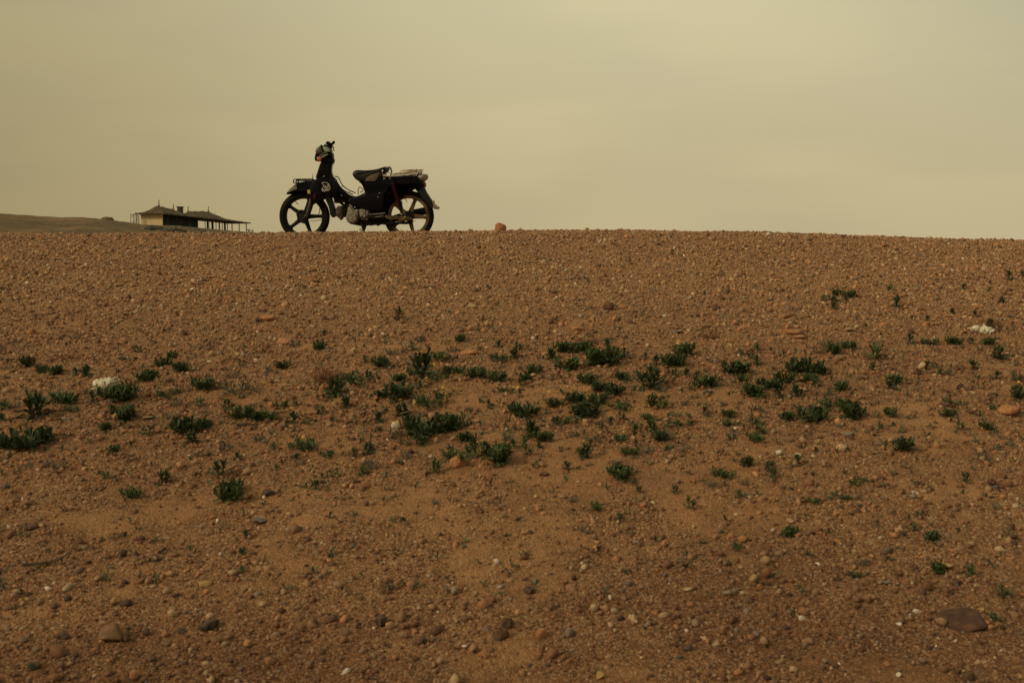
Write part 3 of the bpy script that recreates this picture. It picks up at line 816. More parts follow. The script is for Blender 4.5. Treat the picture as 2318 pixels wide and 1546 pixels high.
# px, py of the base, width px, type hint, flowers
PL = """566,531,12 56,832,28 91,846,30 122,851,30 174,851,13 191,854,20,t 165,771,22,g 313,799,14 364,831,28 388,815,24 409,843,34 325,866,46,l 268,912,70,l 238,903,32
455,886,54,l 118,917,56,w 155,918,34 184,896,20,g 205,913,20 160,933,20,g 69,950,44,t 4,928,18 25,928,28,g 6,955,12 268,953,62 375,902,42,w 396,921,27,g 448,923,17 378,953,27,g
50,1022,96,l 8,1018,44,m 235,976,22 331,988,20 418,983,60 430,1006,18,t 460,972,23 538,951,46 578,951,22 254,1026,23 129,1065,28,g 503,1023,27,g 446,1036,15,g 533,1046,13
499,1079,36,s 538,901,62,g 510,926,17 524,858,26,g 423,888,20,g 640,837,24 609,842,15,g 720,792,22 667,787,28,g 733,762,12 898,726,20 761,899,34,t 813,873,56,w 781,925,18,t 735,907,10
726,941,15 634,923,22,w 666,922,10 669,960,27,s,2 858,833,40 878,836,18 823,823,13 890,805,26,g 935,797,36,g 945,776,28,g 955,853,50,t,3 992,864,38,w,4 998,822,44,w 1022,798,18,g
1042,776,26 1037,848,34,w,1 1072,859,44 1130,821,46,w 1166,811,18,t 1125,788,15 1122,866,38,m 1142,893,30,w,1 902,866,25 944,882,18 905,906,52 864,903,22 885,915,15 1002,901,25,w,3
975,923,52,w,1 906,946,25,t 856,956,15,t 1107,925,13 1157,933,15 957,994,82,l,3 905,992,28,g,1 955,1011,17,t 1025,975,54 1057,1001,28 1072,1013,13,t 1145,998,33,g 1122,1049,76,l
1048,1049,62,w 981,1074,27,s 921,1043,25,g 836,1028,17,t 799,1036,14 690,1026,50,w,2 739,1038,25,w 615,986,16,g 616,1021,14 583,998,18,g 590,953,36,w 666,1043,10 625,1067,12 839,1066,32,g
817,1078,20,s 755,1083,17 1182,874,14 1172,795,16 1205,852,38,m,1 1190,865,24,m,1 1246,816,20,t 1279,801,38,m 1316,801,38,m 1281,840,46,m,1 1367,832,82,l 1377,798,20 1427,813,20,g 1462,814,10
1547,808,40 1527,833,56,l,1 1487,828,20 1526,857,20 1470,882,48,t 1412,863,27 1333,872,40 1352,888,24 1386,896,50,l 1500,891,22,g 1432,887,22,g 1377,906,12 1555,856,15 1579,858,15 1602,880,42,m,1
1570,885,17 1605,897,20,g 1667,851,48 1702,813,13 1712,797,16 1686,805,24,g 1716,828,18 1680,866,22 1715,903,44,m,3 1725,882,20 1301,914,30 1250,924,32,m,2 1187,947,54,l,1 1175,901,12 1348,919,42
1330,948,50,m 1407,932,34,w 1475,924,20,t,1 1501,927,20 1461,951,24,w,1 1477,979,18,t 1407,951,13 1377,963,15 1360,972,12 1290,963,34,w 1262,966,18 1200,994,34,t 1231,1002,32 1165,1016,13
1182,1013,14 1195,1033,20 1224,1018,10 1434,986,20 1448,975,11 1517,969,12 1507,1003,36,g 1495,1000,30,m 1548,967,32,w 1599,941,15 1653,947,28 1650,966,27,w 1709,966,20 1725,982,20 1716,1006,38,w
1658,998,20,g 1402,1003,26,w 1352,1001,10 1337,1013,11 1320,1039,25,t 1290,1067,17,s 1211,1062,9 1441,1013,11 1436,1032,30,w 1469,1027,20,g 1693,1056,26 1407,1088,62,l,1 1899,670,22 1923,675,24 1880,682,26,w
1912,686,10 1896,703,17 2021,661,14 1804,706,20,g 2028,697,18 2104,732,15 2213,721,15 2156,711,9,t 2272,688,11,t 2179,657,12 2241,661,9 2243,742,14,t 2290,636,17 2314,628,12 1892,803,34 1920,794,30
1880,788,30,g 1855,802,24,g 1771,811,14 1984,817,40,s 2100,783,28,w 2067,784,20 2165,783,28 2203,781,12 2240,783,24 2262,814,24,t 1827,850,66,l,1 1866,853,15,t 1832,869,32 1850,878,20 1779,869,34
1752,885,36,m,3 1804,903,24,t 1768,906,15 1907,888,32,m,1 1981,845,17 2025,841,13,g 2028,872,34 2022,884,18 2130,851,17 2092,837,16 2156,852,14,g 2213,838,20 2120,833,18,g 2259,859,14 2305,865,18 2303,887,16,m,1
2308,905,24 1894,922,38,w 1881,934,18 1935,950,48 1841,957,46 1783,954,27 2020,942,32,w 2150,946,28 2153,918,25,w 2240,975,25 2176,975,14 2257,930,20,w 2049,1026,42 1997,974,13 1810,1052,17 2228,1050,28,g
1750,1068,20 1749,1085,17 237,1088,17 285,1129,38,w 368,1099,20,t 517,1140,76,l 560,1218,11 550,1260,12 548,1299,12 258,1223,22,g 706,1110,17 798,1172,14,g 984,1147,20,g 1649,1087,33,w 1608,1105,22,g
1685,1101,19,g 1450,1117,10 1528,1120,14 1299,1140,20,g 1353,1155,28,w 1564,1154,20 1675,1130,18 1400,1181,14 1325,1209,18,g 1667,1246,26,w 1940,1101,40,w 1912,1134,34,w 2188,1095,16 1845,1142,18,w 1789,1220,30
2113,1228,28 2070,1206,17 1984,1200,14,g 2085,1174,15 2128,1300,28 2198,1307,20 2278,1356,20 2257,1412,22,w 1954,1282,16,g 1946,1310,18,w""".split()
def plant(i, px, py, w, ty, nf):
    x, y, z = gpos(px, py)
    m = 1.0 / px_at(y)
    if ty is None: ty = 's' if w <= 20 else ('m' if w < 60 else 'l')
    ks = [k for k in PM if k[0] == ty]
    me = PM[random.Random(i * 3 + 1).choice(ks)]
    o = bpy.data.objects.new('leafy_plant' if ty != 'g' else 'grey_green_plant', me); COL.objects.link(o)
    s = w * m * (1.40 if ty == 'l' else 1.50) + .012
    o.location = (x, y + s * .22, float(gh(x, y + s * .22)) + .004)
    zs = random.uniform(1.05, 1.3)
    o.scale = (s, s * .9, s * zs)
    o.rotation_euler = (0, 0, random.uniform(0, 6.28))
    for k in range(nf):
        f = bpy.data.objects.new('flower', FM[(i + k) % 2 if k % 2 else 0]); COL.objects.link(f)
        f.parent = o
        fr = .0085 / s
        a = random.uniform(0, 6.28); rr = random.uniform(.12, .55)
        f.location = (rr * math.cos(a), rr * math.sin(a), random.uniform(.50, .62) if ty != 'w' else random.uniform(.34, .46))
        f.scale = (fr, fr / .9, fr / zs); f.rotation_euler = (random.uniform(-.6, .6), random.uniform(-.6, .6), 0)
    size = 'tiny' if w < 15 else ('small' if w < 26 else ('medium' if w < 45 else 'large'))
    form = {'g': 'grey-green wispy plant', 'w': 'spreading green plant', 't': 'upright green plant', 's': 'leafy green rosette', 'm': 'bushy green plant', 'l': 'dense green clump'}[ty]
    if nf: form = 'yellow-flowered ' + form
    o['category'] = 'plant'; o['group'] = 'low green plants on the slope'
    SPECIAL = {(50, 1022): 'biggest dark green plant clump, cut by the left edge', (517, 1140): 'lone dense dark green tuft at the lower left of the slope',
               (1407, 1088): 'olive green tuft below the plant patch with a yellowish flower', (1367, 832): 'largest wide plant clump in the upper middle of the patch',
               (268, 912): 'large dark green clump touching the white crumpled rag'}
    if (px, py) in SPECIAL: o['label'] = SPECIAL[(px, py)]
    elif (px, py) == (1827, 850):
        st = MB().tube([(.02, .0, .2), (.03, .0, .45), (.07, .02, .75), (.06, 0, 1.0)], [.014, .011, .008, .004], 5)
        for zz in (.7, .82, .94): st.ell((.06, 0, zz), (.014, .014, .05), 6, 4)
        sk = st.build('stalk', M['twigdark'], o)
        sk.rotation_euler = (0, 0, -o.rotation_euler.z)
        o['label'] = 'green clump with one tall thin stalk rising from it'
    else: pend(o, size + ' ' + form, px, py, 'plant', 'low green plants on the slope')
    return o
for i, t in enumerate(PL):
    a = t.split(',')
    plant(i, int(a[0]), int(a[1]), int(a[2]), a[3] if len(a) > 3 else None, int(a[4]) if len(a) > 4 else 0)

# green ground cover: sprigs too small and many to count
def build_sprigs():
    mb = MB(); rnd = random.Random(3)
    for i in range(1500):
        py = rnd.gauss(890, 110); px = rnd.uniform(-80, 2400)
        if rnd.random() < .25: py = rnd.uniform(620, 1350)
        if not 600 < py < 1450: continue
        x, y = ray_y(px, py); z = float(gf(x, y))
        for k in range(rnd.randint(4, 8)):
            a = rnd.uniform(0, 6.28); e = rnd.uniform(.4, 1.3); l = rnd.uniform(.012, .028)
            leaf(mb, (x, y, z - .001), (math.cos(a) * math.cos(e), math.sin(a) * math.cos(e), math.sin(e)), l, l * .35, .3, rnd)
    return mb.build('sprigs', M['sprig'], None, 60)
tag(build_sprigs(), 'scattered tiny green sprigs sprouting all over the gravel', 'ground cover', kind='stuff')
def build_yellow():
    mb = MB(); rnd = random.Random(8)
    for cx_, cy_, n in ((930, 840, 10), (1000, 850, 12), (1000, 905, 12), (960, 900, 8), (345, 880, 10), (560, 885, 8), (1230, 915, 8), (1500, 905, 12), (1700, 880, 9), (1460, 945, 6), (1350, 985, 5), (720, 1018, 6), (670, 945, 5), (1890, 860, 5), (1120, 845, 6), (1190, 880, 6), (1700, 1070, 4), (1440, 990, 5), (460, 880, 5)):
        for k in range(n):
            x, y = ray_y(cx_ + rnd.gauss(0, 26), cy_ + rnd.gauss(0, 11)); z = float(gh(x, y))
            r = rnd.uniform(.003, .0055); hh = rnd.uniform(.012, .03)
            mb.ell((x, y, z + hh), (r, r, r * .55), 7, 4); mb.tube([(x, y, z), (x, y, z + hh)], .0006, 3)
    return mb.build('small_yellow_blooms', M['petal'], None, 40)
tag(build_yellow(), 'tiny yellow blooms dotted between the plants', 'flowers', kind='stuff')

# ------------------------------------------------------------------ dry bushes, twigs, rags
def dry_bush(px, py, w, hpx, n, material, lab, name='dry_bush', seed=1):
    rnd = random.Random(seed); x, y, z = gpos(px, py); m = 1 / px_at(y); wd = w * m; ht = hpx * m
    mb = MB()
    for k in range(n):
        a = rnd.uniform(0, 6.28); p = Vector((rnd.gauss(0, .06) * wd, rnd.gauss(0, .06) * wd, -.004))
        d = Vector((math.cos(a), math.sin(a) * .8, rnd.uniform(.2, 1.6))).normalized(); pts = [p.copy()]
        ln = wd * rnd.uniform(.3, .62); st = 7
        for q in range(st):
            d = (d + Vector((rnd.gauss(0, .28), rnd.gauss(0, .28), rnd.gauss(-.04, .22)))).normalized()
            p = p + d * ln / st; p.z = min(max(p.z, .001), ht); pts.append(p.copy())
            if rnd.random() < .4:
                e = (d + Vector((rnd.gauss(0, .8), rnd.gauss(0, .8), rnd.gauss(.2, .6)))).normalized()
                mb.tube([p, p + e * ln * .15, p + e * ln * .25 + Vector((0, 0, -.002))], [.0013, .0011, .0006], 4)
        mb.tube(pts, [.0019] * 3 + [.0015] * (len(pts) - 4) + [.0008], 4)
    o = mb.build(name, material, None, 40); o.location = (x, y + wd * .3, z)
    return tag(o, lab, 'dry bush' if name == 'dry_bush' else 'twig')
dry_bush(742, 872, 88, 80, 120, M['twig'], 'rust-brown dry tangled bush left of the plant patch', seed=2)
dry_bush(2262, 748, 66, 40, 50, M['twig'], 'brown dry bush right of the pale shredded rag', seed=3)
dry_bush(1612, 770, 50, 20, 40, M['twig'], 'low brown dry bush on the upper slope above the patch', seed=4)
dry_bush(146, 816, 46, 22, 36, M['twig'], 'thin dry brush above the small tufts at far left', seed=5)
dry_bush(600, 1330 - 60, 22, 10, 8, M['straw'], 'small wisp of dry straw left of the bare sand', seed=6)
dry_bush(430, 1105, 34, 16, 12, M['straw'], 'pale straw wisps left of the lone dark tuft', seed=7)
dry_bush(1690, 668 + 20, 30, 14, 14, M['straw'], 'pale dry grass wisp on the upper right slope', seed=8)
def twig(pix, r, material, lab, branches=()):
    pts = []
    for px, py, up in pix:
        x, y, z = gpos(px, py); pts.append(Vector((x, y, z + up)))
    mb = MB(); n = len(pts)
    c = catmull([tuple(p) for p in pts], 5, False)
    rs = [r * (1 - .55 * i / len(c)) * (1 + .15 * math.sin(i * 2.3)) for i in range(len(c))]
    mb.tube(c, rs, 7)
    for a in branches:
        q = [Vector(gpos(px, py)) + Vector((0, 0, up)) for px, py, up in a]
        mb.tube(q, [r * .6, r * .25] if len(q) == 2 else [r * .6, r * .4, r * .2], 5)
    return tag(mb.build('twig', material), lab, 'twig')
twig([(50, 1282, .008), (90, 1284, .012), (130, 1280, .014), (158, 1274, .03)], .0042, M['twigdark'], 'dark fallen twig lying at the left edge of the slope', [[(155, 1277, .02), (172, 1262, .045)], [(62, 1283, .01), (50, 1268, .02)]])
twig([(538, 966, .006), (560, 967, .012), (582, 965, .006)], .006, M['twigdark'], 'short dark red-brown stick under a tuft left of centre')
twig([(300, 958, .004), (312, 958, .006), (325, 955, .004)], .002, M['straw'], 'thin pale stick beside a flat tan stone at left')
twig([(1925, 657, .004), (1950, 658, .012), (1975, 660, .004)], .002, M['twigdark'], 'thin dark stick right of the high green patch')
twig([(1790, 672, .035), (1800, 685, .02), (1808, 694, .002)], .0014, M['twigdark'], 'thin bent twig rising on the upper right slope')
twig([(1340, 1148, .004), (1365, 1150, .008), (1390, 1144, .012)], .0018, M['twigdark'], 'slender twig on bare sand below the olive tuft')
twig([(1740, 842, .004), (1765, 843, .006), (1795, 844, .006)], .0016, M['twigdark'], 'thin straight twig left of the stalked clump')
twig([(906, 953, .03), (925, 950, .03), (938, 944, .03)], .002, M['straw'], 'pale bent straw above the round white stone')

def rag(px, py, w, hpx, lab, seed, n=16):
    """torn plastic film, bunched up: many thin crumpled scraps in one tangle"""
    x, y, z = gpos(px, py); m = 1 / px_at(y); q = np.random.default_rng(seed)
    Vs, Ts = [], []; off = 0; nu, nv = 16, 12
    U, W_ = np.meshgrid(np.linspace(-.5, .5, nu), np.linspace(-.5, .5, nv))
    for k in range(n):
        sd = q.uniform(0, 200); a, b = q.uniform(0, 6.28), q.uniform(-.9, .9)
        lx, ly = q.uniform(.18, .42) * w, q.uniform(.10, .24) * w
        edge = 1 + .5 * perlin(U * 6 + sd, W_ * 6, 4)
        P0 = np.stack([U * lx * edge, W_ * ly * edge, lx * (.34 * perlin(U * 3.2 + sd, W_ * 3.2, 1) + .18 * perlin(U * 8 + sd, W_ * 8, 2))], -1).reshape(-1, 3)
        P0[:, 0] += lx * .25 * perlin(P0[:, 1] / ly * 3 + sd, P0[:, 2] / lx * 3, 5)
        Rm = np.array(Euler((b, q.uniform(-.8, .8), a)).to_matrix())
        c = np.array([q.normal() * w * .22, q.normal() * w * .10, hpx * q.uniform(.18, .62) * (1 - .3 * abs(q.normal()))])
        V = P0 @ Rm.T + c; V[:, 2] = np.abs(V[:, 2])
        i_ = np.arange(nv - 1)[:, None] * nu; j_ = np.arange(nu - 1)[None, :]
        Vs.append(V * m); Ts.append(np.stack([i_ + j_, i_ + j_ + 1, i_ + nu + j_ + 1, i_ + nu + j_], -1).reshape(-1, 4) + off); off += nu * nv
    for k in range(6):
        lx, ly, lz = q.uniform(.11, .20) * w, q.uniform(.07, .12) * w, q.uniform(.14, .26) * hpx; sd = q.uniform(0, 90)
        u, v = np.meshgrid(np.linspace(0, 2 * np.pi, 24), np.linspace(.05, np.pi - .05, 14))
        B = np.stack([np.cos(u) * np.sin(v), np.sin(u) * np.sin(v), np.cos(v)], -1).reshape(-1, 3)
        B *= (1 + .5 * perlin(B[:, 0] * 2.4 + sd, B[:, 1] * 2.4 + B[:, 2] * 2, 1) + .5 * np.abs(perlin(B[:, 0] * 7 + sd, B[:, 2] * 7 + B[:, 1] * 5, 2)))[:, None]
        V = B * np.array([lx, ly, lz]) + np.array([(k - 2.5) / 6 * w * .75, q.normal() * w * .06, hpx * q.uniform(.15, .45)])
        V[:, 2] = np.abs(V[:, 2]); i_ = np.arange(13)[:, None] * 24; j_ = np.arange(23)[None, :]
        Vs.append(V * m); Ts.append(np.stack([i_ + j_, i_ + j_ + 1, i_ + 24 + j_ + 1, i_ + 24 + j_], -1).reshape(-1, 4) + off); off += 24 * 14
    o = np_mesh('crumpled_rag', np.vstack(Vs), np.vstack(Ts), M['rag'], True, None, 4)
    o.location = (x, y + .02, z - .001); return tag(o, lab, 'rag')
rag(238, 884, 60, 46, 'crumpled whitish plastic rag caught on a dark green clump', 4, 26).rotation_euler = (0, R(-10), 0)
rag(2222, 754, 54, 26, 'pale shredded rag lying high on the right slope', 9, 18)

for k in range(16):
    px_ = (60, 210, 480, 590, 640, 770, 1010, 1240, 1330, 1420, 1560, 1745, 1835, 1960, 2110, 2240)[k]
    o = crest_stone(px_, 523, random.uniform(5, 9), random.uniform(2.5, 4.5), ('brown', 'dark', 'tan')[k % 3], 9.45, None, 920 + k, .7)
    pend(o, 'tiny clod on the crest line', px_, 523, 'stone', 'stones lying on the slope')
resolve_labels()

# ------------------------------------------------------------------ far building
BA = Vector((-69.8, 200.0)); BL = Vector((.119, .993)).normalized(); BW = Vector((-BL.y, BL.x))   # along the long side, across it to the left
def bp(s, w, z): q = BA + BL * s + BW * w; return (q.x, q.y, z)
def bbox(mb, s0, s1, w0, w1, z0, z1):
    vs = [bp(s, w, z) for s in (s0, s1) for w in (w0, w1) for z in (z0, z1)]
    return mb.add(vs, [(0, 1, 3, 2), (4, 6, 7, 5), (0, 4, 5, 1), (2, 3, 7, 6), (0, 2, 6, 4), (1, 5, 7, 3)])
house = empty('roadside_building', bp(0, 0, 7.75))
tag(house, 'long low building with ochre end wall, thatched roof and open colonnade on the far hill', 'building')
def hb(mb, name, m, parent=None, smooth=30):
    o = mb.build(name, m, parent or house, smooth)
    if parent is None: o.matrix_parent_inverse = Matrix.Translation(-house.location)
    else: o.matrix_parent_inverse = Matrix.Translation(-house.location) if False else Matrix.Identity(4)
    return o
BZ, EZ = 7.75, 10.3
mb = MB(); bbox(mb, 0, .3, 0.0, 4.5, BZ + .12, EZ - .05); hb(mb, 'end_wall', M['plaster'])
mb = MB(); bbox(mb, -.02, .32, -.02, 4.55, BZ - .6, BZ + .117); bbox(mb, .33, 45, -.1, 4.6, BZ - .8, BZ + .02); hb(mb, 'plinth', M['rust'])
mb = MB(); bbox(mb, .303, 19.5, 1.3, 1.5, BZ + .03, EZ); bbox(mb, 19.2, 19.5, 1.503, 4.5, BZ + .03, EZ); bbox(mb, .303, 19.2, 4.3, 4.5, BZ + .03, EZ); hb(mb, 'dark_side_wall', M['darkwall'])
mb = MB(); bbox(mb, .9, 1.5, 1.275, 1.298, BZ + 1.0, BZ + 1.9); hb(mb, 'window', M['white'])
for s0, s1 in ((4.0, 5.6), (10.2, 11.4), (14.6, 16.4)):
    mb = MB(); bbox(mb, s0, s1, 1.27, 1.298, BZ + .03, BZ + 2.1); hb(mb, 'door', M['post'])
rdg = [(-.9, 10.30, 2.4), (.6, 11.2, 2.4), (2.0, 11.75, 2.4), (3.2, 11.98, 2.4), (6, 11.85, 2.4), (9.4, 11.65, 2.4), (10.2, 11.5, 2.4), (12.5, 11.0, 2.4), (15.5, 11.15, 2.4), (17, 11.6, 2.4), (22, 11.9, 2.4), (27, 12.1, 2.4), (29.5, 11.75, 2.4), (34, 11.0, 2.4), (37, 10.85, 2.4), (45.2, 10.36, 2.4)]
mb = MB(); vs = []; rnd = random.Random(2); ns = 46
for i in range(ns + 1):
    s = -.9 + 46.1 * i / ns; rz = float(np.interp(s, [r[0] for r in rdg], [r[1] for r in rdg]))
    for k in range(9):
        t = k / 8; w = -.75 + 6.05 * t
        q = 1 - abs((w - 2.2) / (3.10 if w > 2.2 else 2.95))
        q = max(q, 0); z = EZ - .03 + (rz - EZ + .03) * q ** .92 + (rnd.uniform(-.09, .09))
        vs.append(bp(s + rnd.uniform(-.06, .06), w, z))
    for k in (8, 0):
        w = -.75 + 6.05 * (k / 8); vs.append(bp(s, w + (.03 if k else -.03), EZ - .24 + rnd.uniform(-.05, .03)))
fs = []
for i in range(ns):
    a, b = i * 11, (i + 1) * 11
    ring = list(range(11))
    for k in range(11):
        l = (k + 1) % 11; fs.append((a + k, a + l, b + l, b + k))
fs.append(tuple(range(10, -1, -1))); fs.append(tuple(ns * 11 + k for k in range(11)))
roof = hb(mb.add(vs, fs), 'roof', M['thatch'], None, 0)
def roofchild(mb, name, m):
    o = mb.build(name, m, roof, 30); return o
for s, z in ((3.2, 12.0), (9.6, 11.55), (16.6, 11.45), (27.0, 12.05)):
    b = Vector(bp(s, 2.2, z)); mb = MB(); mb.tube([b - Vector((0, 0, .15)), b + Vector((0, 0, .12)), b + Vector((0, 0, .4)), b + Vector((.05, 0, .95)), b + Vector((.02, 0, 1.1))], [.30, .14, .09, .07, .12], 8)
    roofchild(mb, 'finial', M['thatch'])
mb = MB(); bbox(mb, 12.4, 13.6, 1.9, 2.7, 10.8, 12.2); bbox(mb, 12.25, 13.75, 1.75, 2.85, 12.203, 12.35); roofchild(mb, 'chimney', M['rubble'])
# colonnade posts: front row carries the long eave, back row stands five metres behind it
def s_at(px, w):
    u = (px - CX) / F; p0 = BA + BW * w
    return (u * p0.y - p0.x) / (BL.x - u * BL.y)
for px, w, r in ((404, -.55, .07), (468.5, -.3, .09), (474, -.3, .22), (485, -.3, .30), (500, -.3, .12), (513, -.3, .26), (529, -.3, .13), (545, -.3, .12), (561, -.3, .13),
                 (477, 4.5, .09), (493, 4.5, .1), (501.5, 4.5, .08), (507, 4.5, .1), (518.5, 4.5, .12)):
    s = s_at(px, w); mb = MB(); mb.tube([bp(s, w, BZ - .6), bp(s, w, EZ - .05)], r * .85, 10); hb(mb, 'column', M['post'])


# scaffold frame beside the ochre wall
sc0 = BA + BW * 6.0
mb = MB()
sx0 = (303 - CX) / F * 201; sx1 = (311 - CX) / F * 201; gz = hill_z(sx0, 201)
for x_ in (sx0, sx1):
    for y_ in (200.6, 202.0): mb.tube([(x_, y_, gz - .5), (x_, y_, 10.15)], .045, 6)
for z_ in (8.55, 10.0):
    mb.tube([(sx0, 200.6, z_), (sx1, 200.6, z_)], .04, 6); mb.tube([(sx0, 202, z_), (sx1, 202, z_)], .04, 6); mb.tube([(sx0, 200.6, z_), (sx0, 202, z_)], .04, 6)
mb.tube([(sx0, 200.6, 9.3), (sx1, 200.6, 9.95)], .035, 6)
tag(mb.build('scaffold', M['rust']), 'thin rusty scaffold frame standing left of the ochre wall', 'scaffold')
mb = MB(); xl0 = (313 - CX) / F * 199.6; xl1 = (319.5 - CX) / F * 199.6
mb.tube([(xl0, 199.6, 7.9), (xl0, 199.7, 10.0)], .05, 6); mb.tube([(xl1, 199.6, 7.8), (xl1, 199.7, 9.9)], .06, 6)
for k in range(7): mb.tube([(xl0, 199.6, 8.15 + k * .27), (xl1, 199.6, 8.12 + k * .27)], .045, 6)
tag(mb.build('ladder', M['rust']), 'brown ladder leaning between scaffold and ochre wall', 'ladder')
# rubble, planks and mounds in front of the building
def mound(name, px, row, dist, w, h, depth, material, lab, cat, seed, subd=4, rough=.25):
    V, T = ico(subd); m = dist / F
    n = perlin(V[:, 0] * 2.5 + seed, V[:, 1] * 2.5, seed) + .5 * perlin(V[:, 0] * 7, V[:, 1] * 7 + seed, 3)
    V = V * (1 + rough * n)[:, None] * np.array([w * m / 2, depth / 2, h * m])
    o = np_mesh(name, V, T, M[material], True, None, 3)
    o.location = ((px - CX) * m, dist, (EYE - row) * m); tag(o, lab, cat); return o
mound('sand_mound', 450, 527.5, 190, 20, 4.2, 2, 'mound', 'orange sand mound in front of the colonnade', 'mound', 3)
mound('rubble_heap', 352, 521.5, 188, 60, 8.5, 7, 'rubble', 'grey rubble heap below the ochre wall', 'rubble', 5, 4, .45)
mound('rubble_heap', 397, 525.5, 186, 52, 8, 6, 'rubble', 'brown rubble heap under the dark side of the building', 'rubble', 9, 4, .5)
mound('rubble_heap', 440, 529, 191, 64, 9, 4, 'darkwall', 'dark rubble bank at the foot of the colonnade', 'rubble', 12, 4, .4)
mound('earth_heap', 248, 500, 258, 27, 7.5, 4, 'hill', 'small rounded earth heap on the far ridge line', 'mound', 7, 4, .35)
mound('rubble_heap', 330, 524.5, 180, 34, 4, 3, 'rubble', 'low dark rubble strip at left of the rubble heap', 'rubble', 15, 3, .5)
mb = MB(); m = 185 / F
a = Vector(((399 - CX) * m, 185, (EYE - 524) * m)); b = Vector(((411.5 - CX) * m, 185.5, (EYE - 514.5) * m))
mb.tube([a, b], .13, 4); tag(mb.build('plank', M['plank'], None, 0), 'pale plank leaning on the brown rubble heap', 'plank')
mb = MB(); a = Vector(((318 - CX) * m, 184, (EYE - 519) * m)); b = Vector(((334 - CX) * m, 184.4, (EYE - 518.5) * m))
mb.tube([a, b], .14, 4); tag(mb.build('plank', M['plank'], None, 0), 'pale plank lying flat on the rubble left of the building', 'plank')
for k, (px, row) in enumerate(((156, 515), (171, 515.5), (197, 514.5))):
    rnd = random.Random(k); mb = MB(); dist = 150; m = dist / F
    for q in range(60):
        a_ = rnd.uniform(0, 6.28); e = rnd.uniform(.2, 1.5); l = rnd.uniform(.10, .2)
        leaf(mb, (rnd.uniform(-.06, .06), rnd.uniform(-.06, .06), 0), (math.cos(a_) * math.cos(e), math.sin(a_) * math.cos(e), math.sin(e)), l, l * .5, .2, rnd)
    o = mb.build('shrub', M['leafb']); x_ = (px - CX) * m; o.location = (x_, dist, hill_z(x_, dist)); o.scale = (1.3, 1.3, 1.3)
    tag(o, ('leftmost', 'middle', 'rightmost')[k] + ' of three dark shrub dots on the far tan track', 'shrub', 'dark shrubs on the far track')

# ------------------------------------------------------------------ moped
S = 1 / (5.795 * 197.2)
BY = 11.43
BASE_X = (820 - CX) / F * BY
def P(x, y): return ((x - 1159) * S, (1431 - y) * S)
def PP(L): return [P(*p) for p in L]
def P3(x, yy, d): a = P(x, yy); return (a[0], d, a[1])
def P4(x, yy, d):
    a = P(x, yy); k = 1 + d / BY
    return ((BASE_X + a[0]) * k - BASE_X, d, (gz + a[1]) * k - gz)
def A1(L): return [(.2249 * x + 521.6, .2249 * y + 86.9) for x, y in L]      # headset crop -> bike crop
def A2(L): return [(.325 * x + 144.9, .325 * y + 550.5) for x, y in L]
gz = (EYE - (300 + 1431 / 5.795)) / F * BY
bike = empty('moped', (BASE_X, BY, gz))
tag(bike, 'black step-through moped with rack and five-spoke wheels parked on the crest', 'moped')
def part(mb, name, m, parent=None, smooth=35): return mb.build(name, m, parent or bike, smooth)

def wheel(name, cx_, cy_, Ro, spokes, rimmat, drum):
    c = P3(cx_, cy_, 0); Rw = Ro * S
    mb = MB()
    # rim: channel section
    mb.lathe([(Rw - .083, -.016), (Rw - .078, -.024), (Rw - .062, -.026), (Rw - .050, -.030), (Rw - .046, -.024), (Rw - .055, 0), (Rw - .046, .024), (Rw - .050, .030), (Rw - .062, .026), (Rw - .078, .024), (Rw - .083, .016), (Rw - .088, 0)], c, 72, closed=True)
    for a in spokes:
        a = R(a); d = Vector((math.cos(a), 0, math.sin(a))); n = Vector((-math.sin(a), 0, math.cos(a)))
        r0, r1 = .028, Rw - .080
        prof = [(0, .036, .026), (.12, .028, .022), (.5, .0215, .017), (.82, .0185, .014), (.93, .025, .015), (1, .040, .016)]
        vs = []
        for t, hw, hy in prof:
            r = r0 + (r1 - r0) * t; q = Vector(c) + d * r
            for sx, sy in ((1, .45), (1, -.45), (.45, -1), (-.45, -1), (-1, -.45), (-1, .45), (-.45, 1), (.45, 1)):
                vs.append(q + n * hw * sx + Vector((0, hy * sy, 0)))
        fs = []
        for i in range(len(prof) - 1):
            for k in range(8):
                l = (k + 1) % 8; fs.append((i * 8 + k, i * 8 + l, (i + 1) * 8 + l, (i + 1) * 8 + k))
        mb.add(vs, fs)
    w = part(mb, name, rimmat)
    # tyre with shallow tread blocks
    prof = []
    for k in range(17):
        q = math.pi * (k / 16) ; prof.append((Rw - .052 + .052 * math.sin(q) ** .8, -.036 * math.cos(q)))
    prof += [(Rw - .056, .026), (Rw - .056, -.026)]
    tb = MB(); n = 220; tb.lathe(prof, c, n, closed=True); m_ = len(prof)
    for k in range(n):
        for i in range(m_):
            t = abs(i - 8)
            if t <= 5 and ((k // 2 + (i // 2)) % 3 == 0):
                v = tb.v[k * m_ + i]; dx, dz = v[0] - c[0], v[2] - c[2]; r = math.hypot(dx, dz); f = (r - .0035) / r
                tb.v[k * m_ + i] = (c[0] + dx * f, v[1], c[2] + dz * f)
    part(tb, 'tyre', M['tyre'], w)
    hb_ = MB(); hb_.lathe([(0, -drum[1]), (.018, -drum[1]), (.022, -drum[1] + .012), (drum[0] * .8, -drum[1] + .018), (drum[0], -drum[1] + .026), (drum[0], drum[1] - .03), (drum[0] * .7, drum[1] - .012), (.02, drum[1] - .004), (0, drum[1])], c, 32)
    hb_.cyl((c[0], -.085, c[2]), (c[0], .085, c[2]), .009, 10)
    part(hb_, 'hub', M['iron'], w)
    return w, c
fw, fc = wheel('front_wheel', 424, 1110, 328, (73, 145, 217, 289, 1), M['rimf'], (.052, .05))
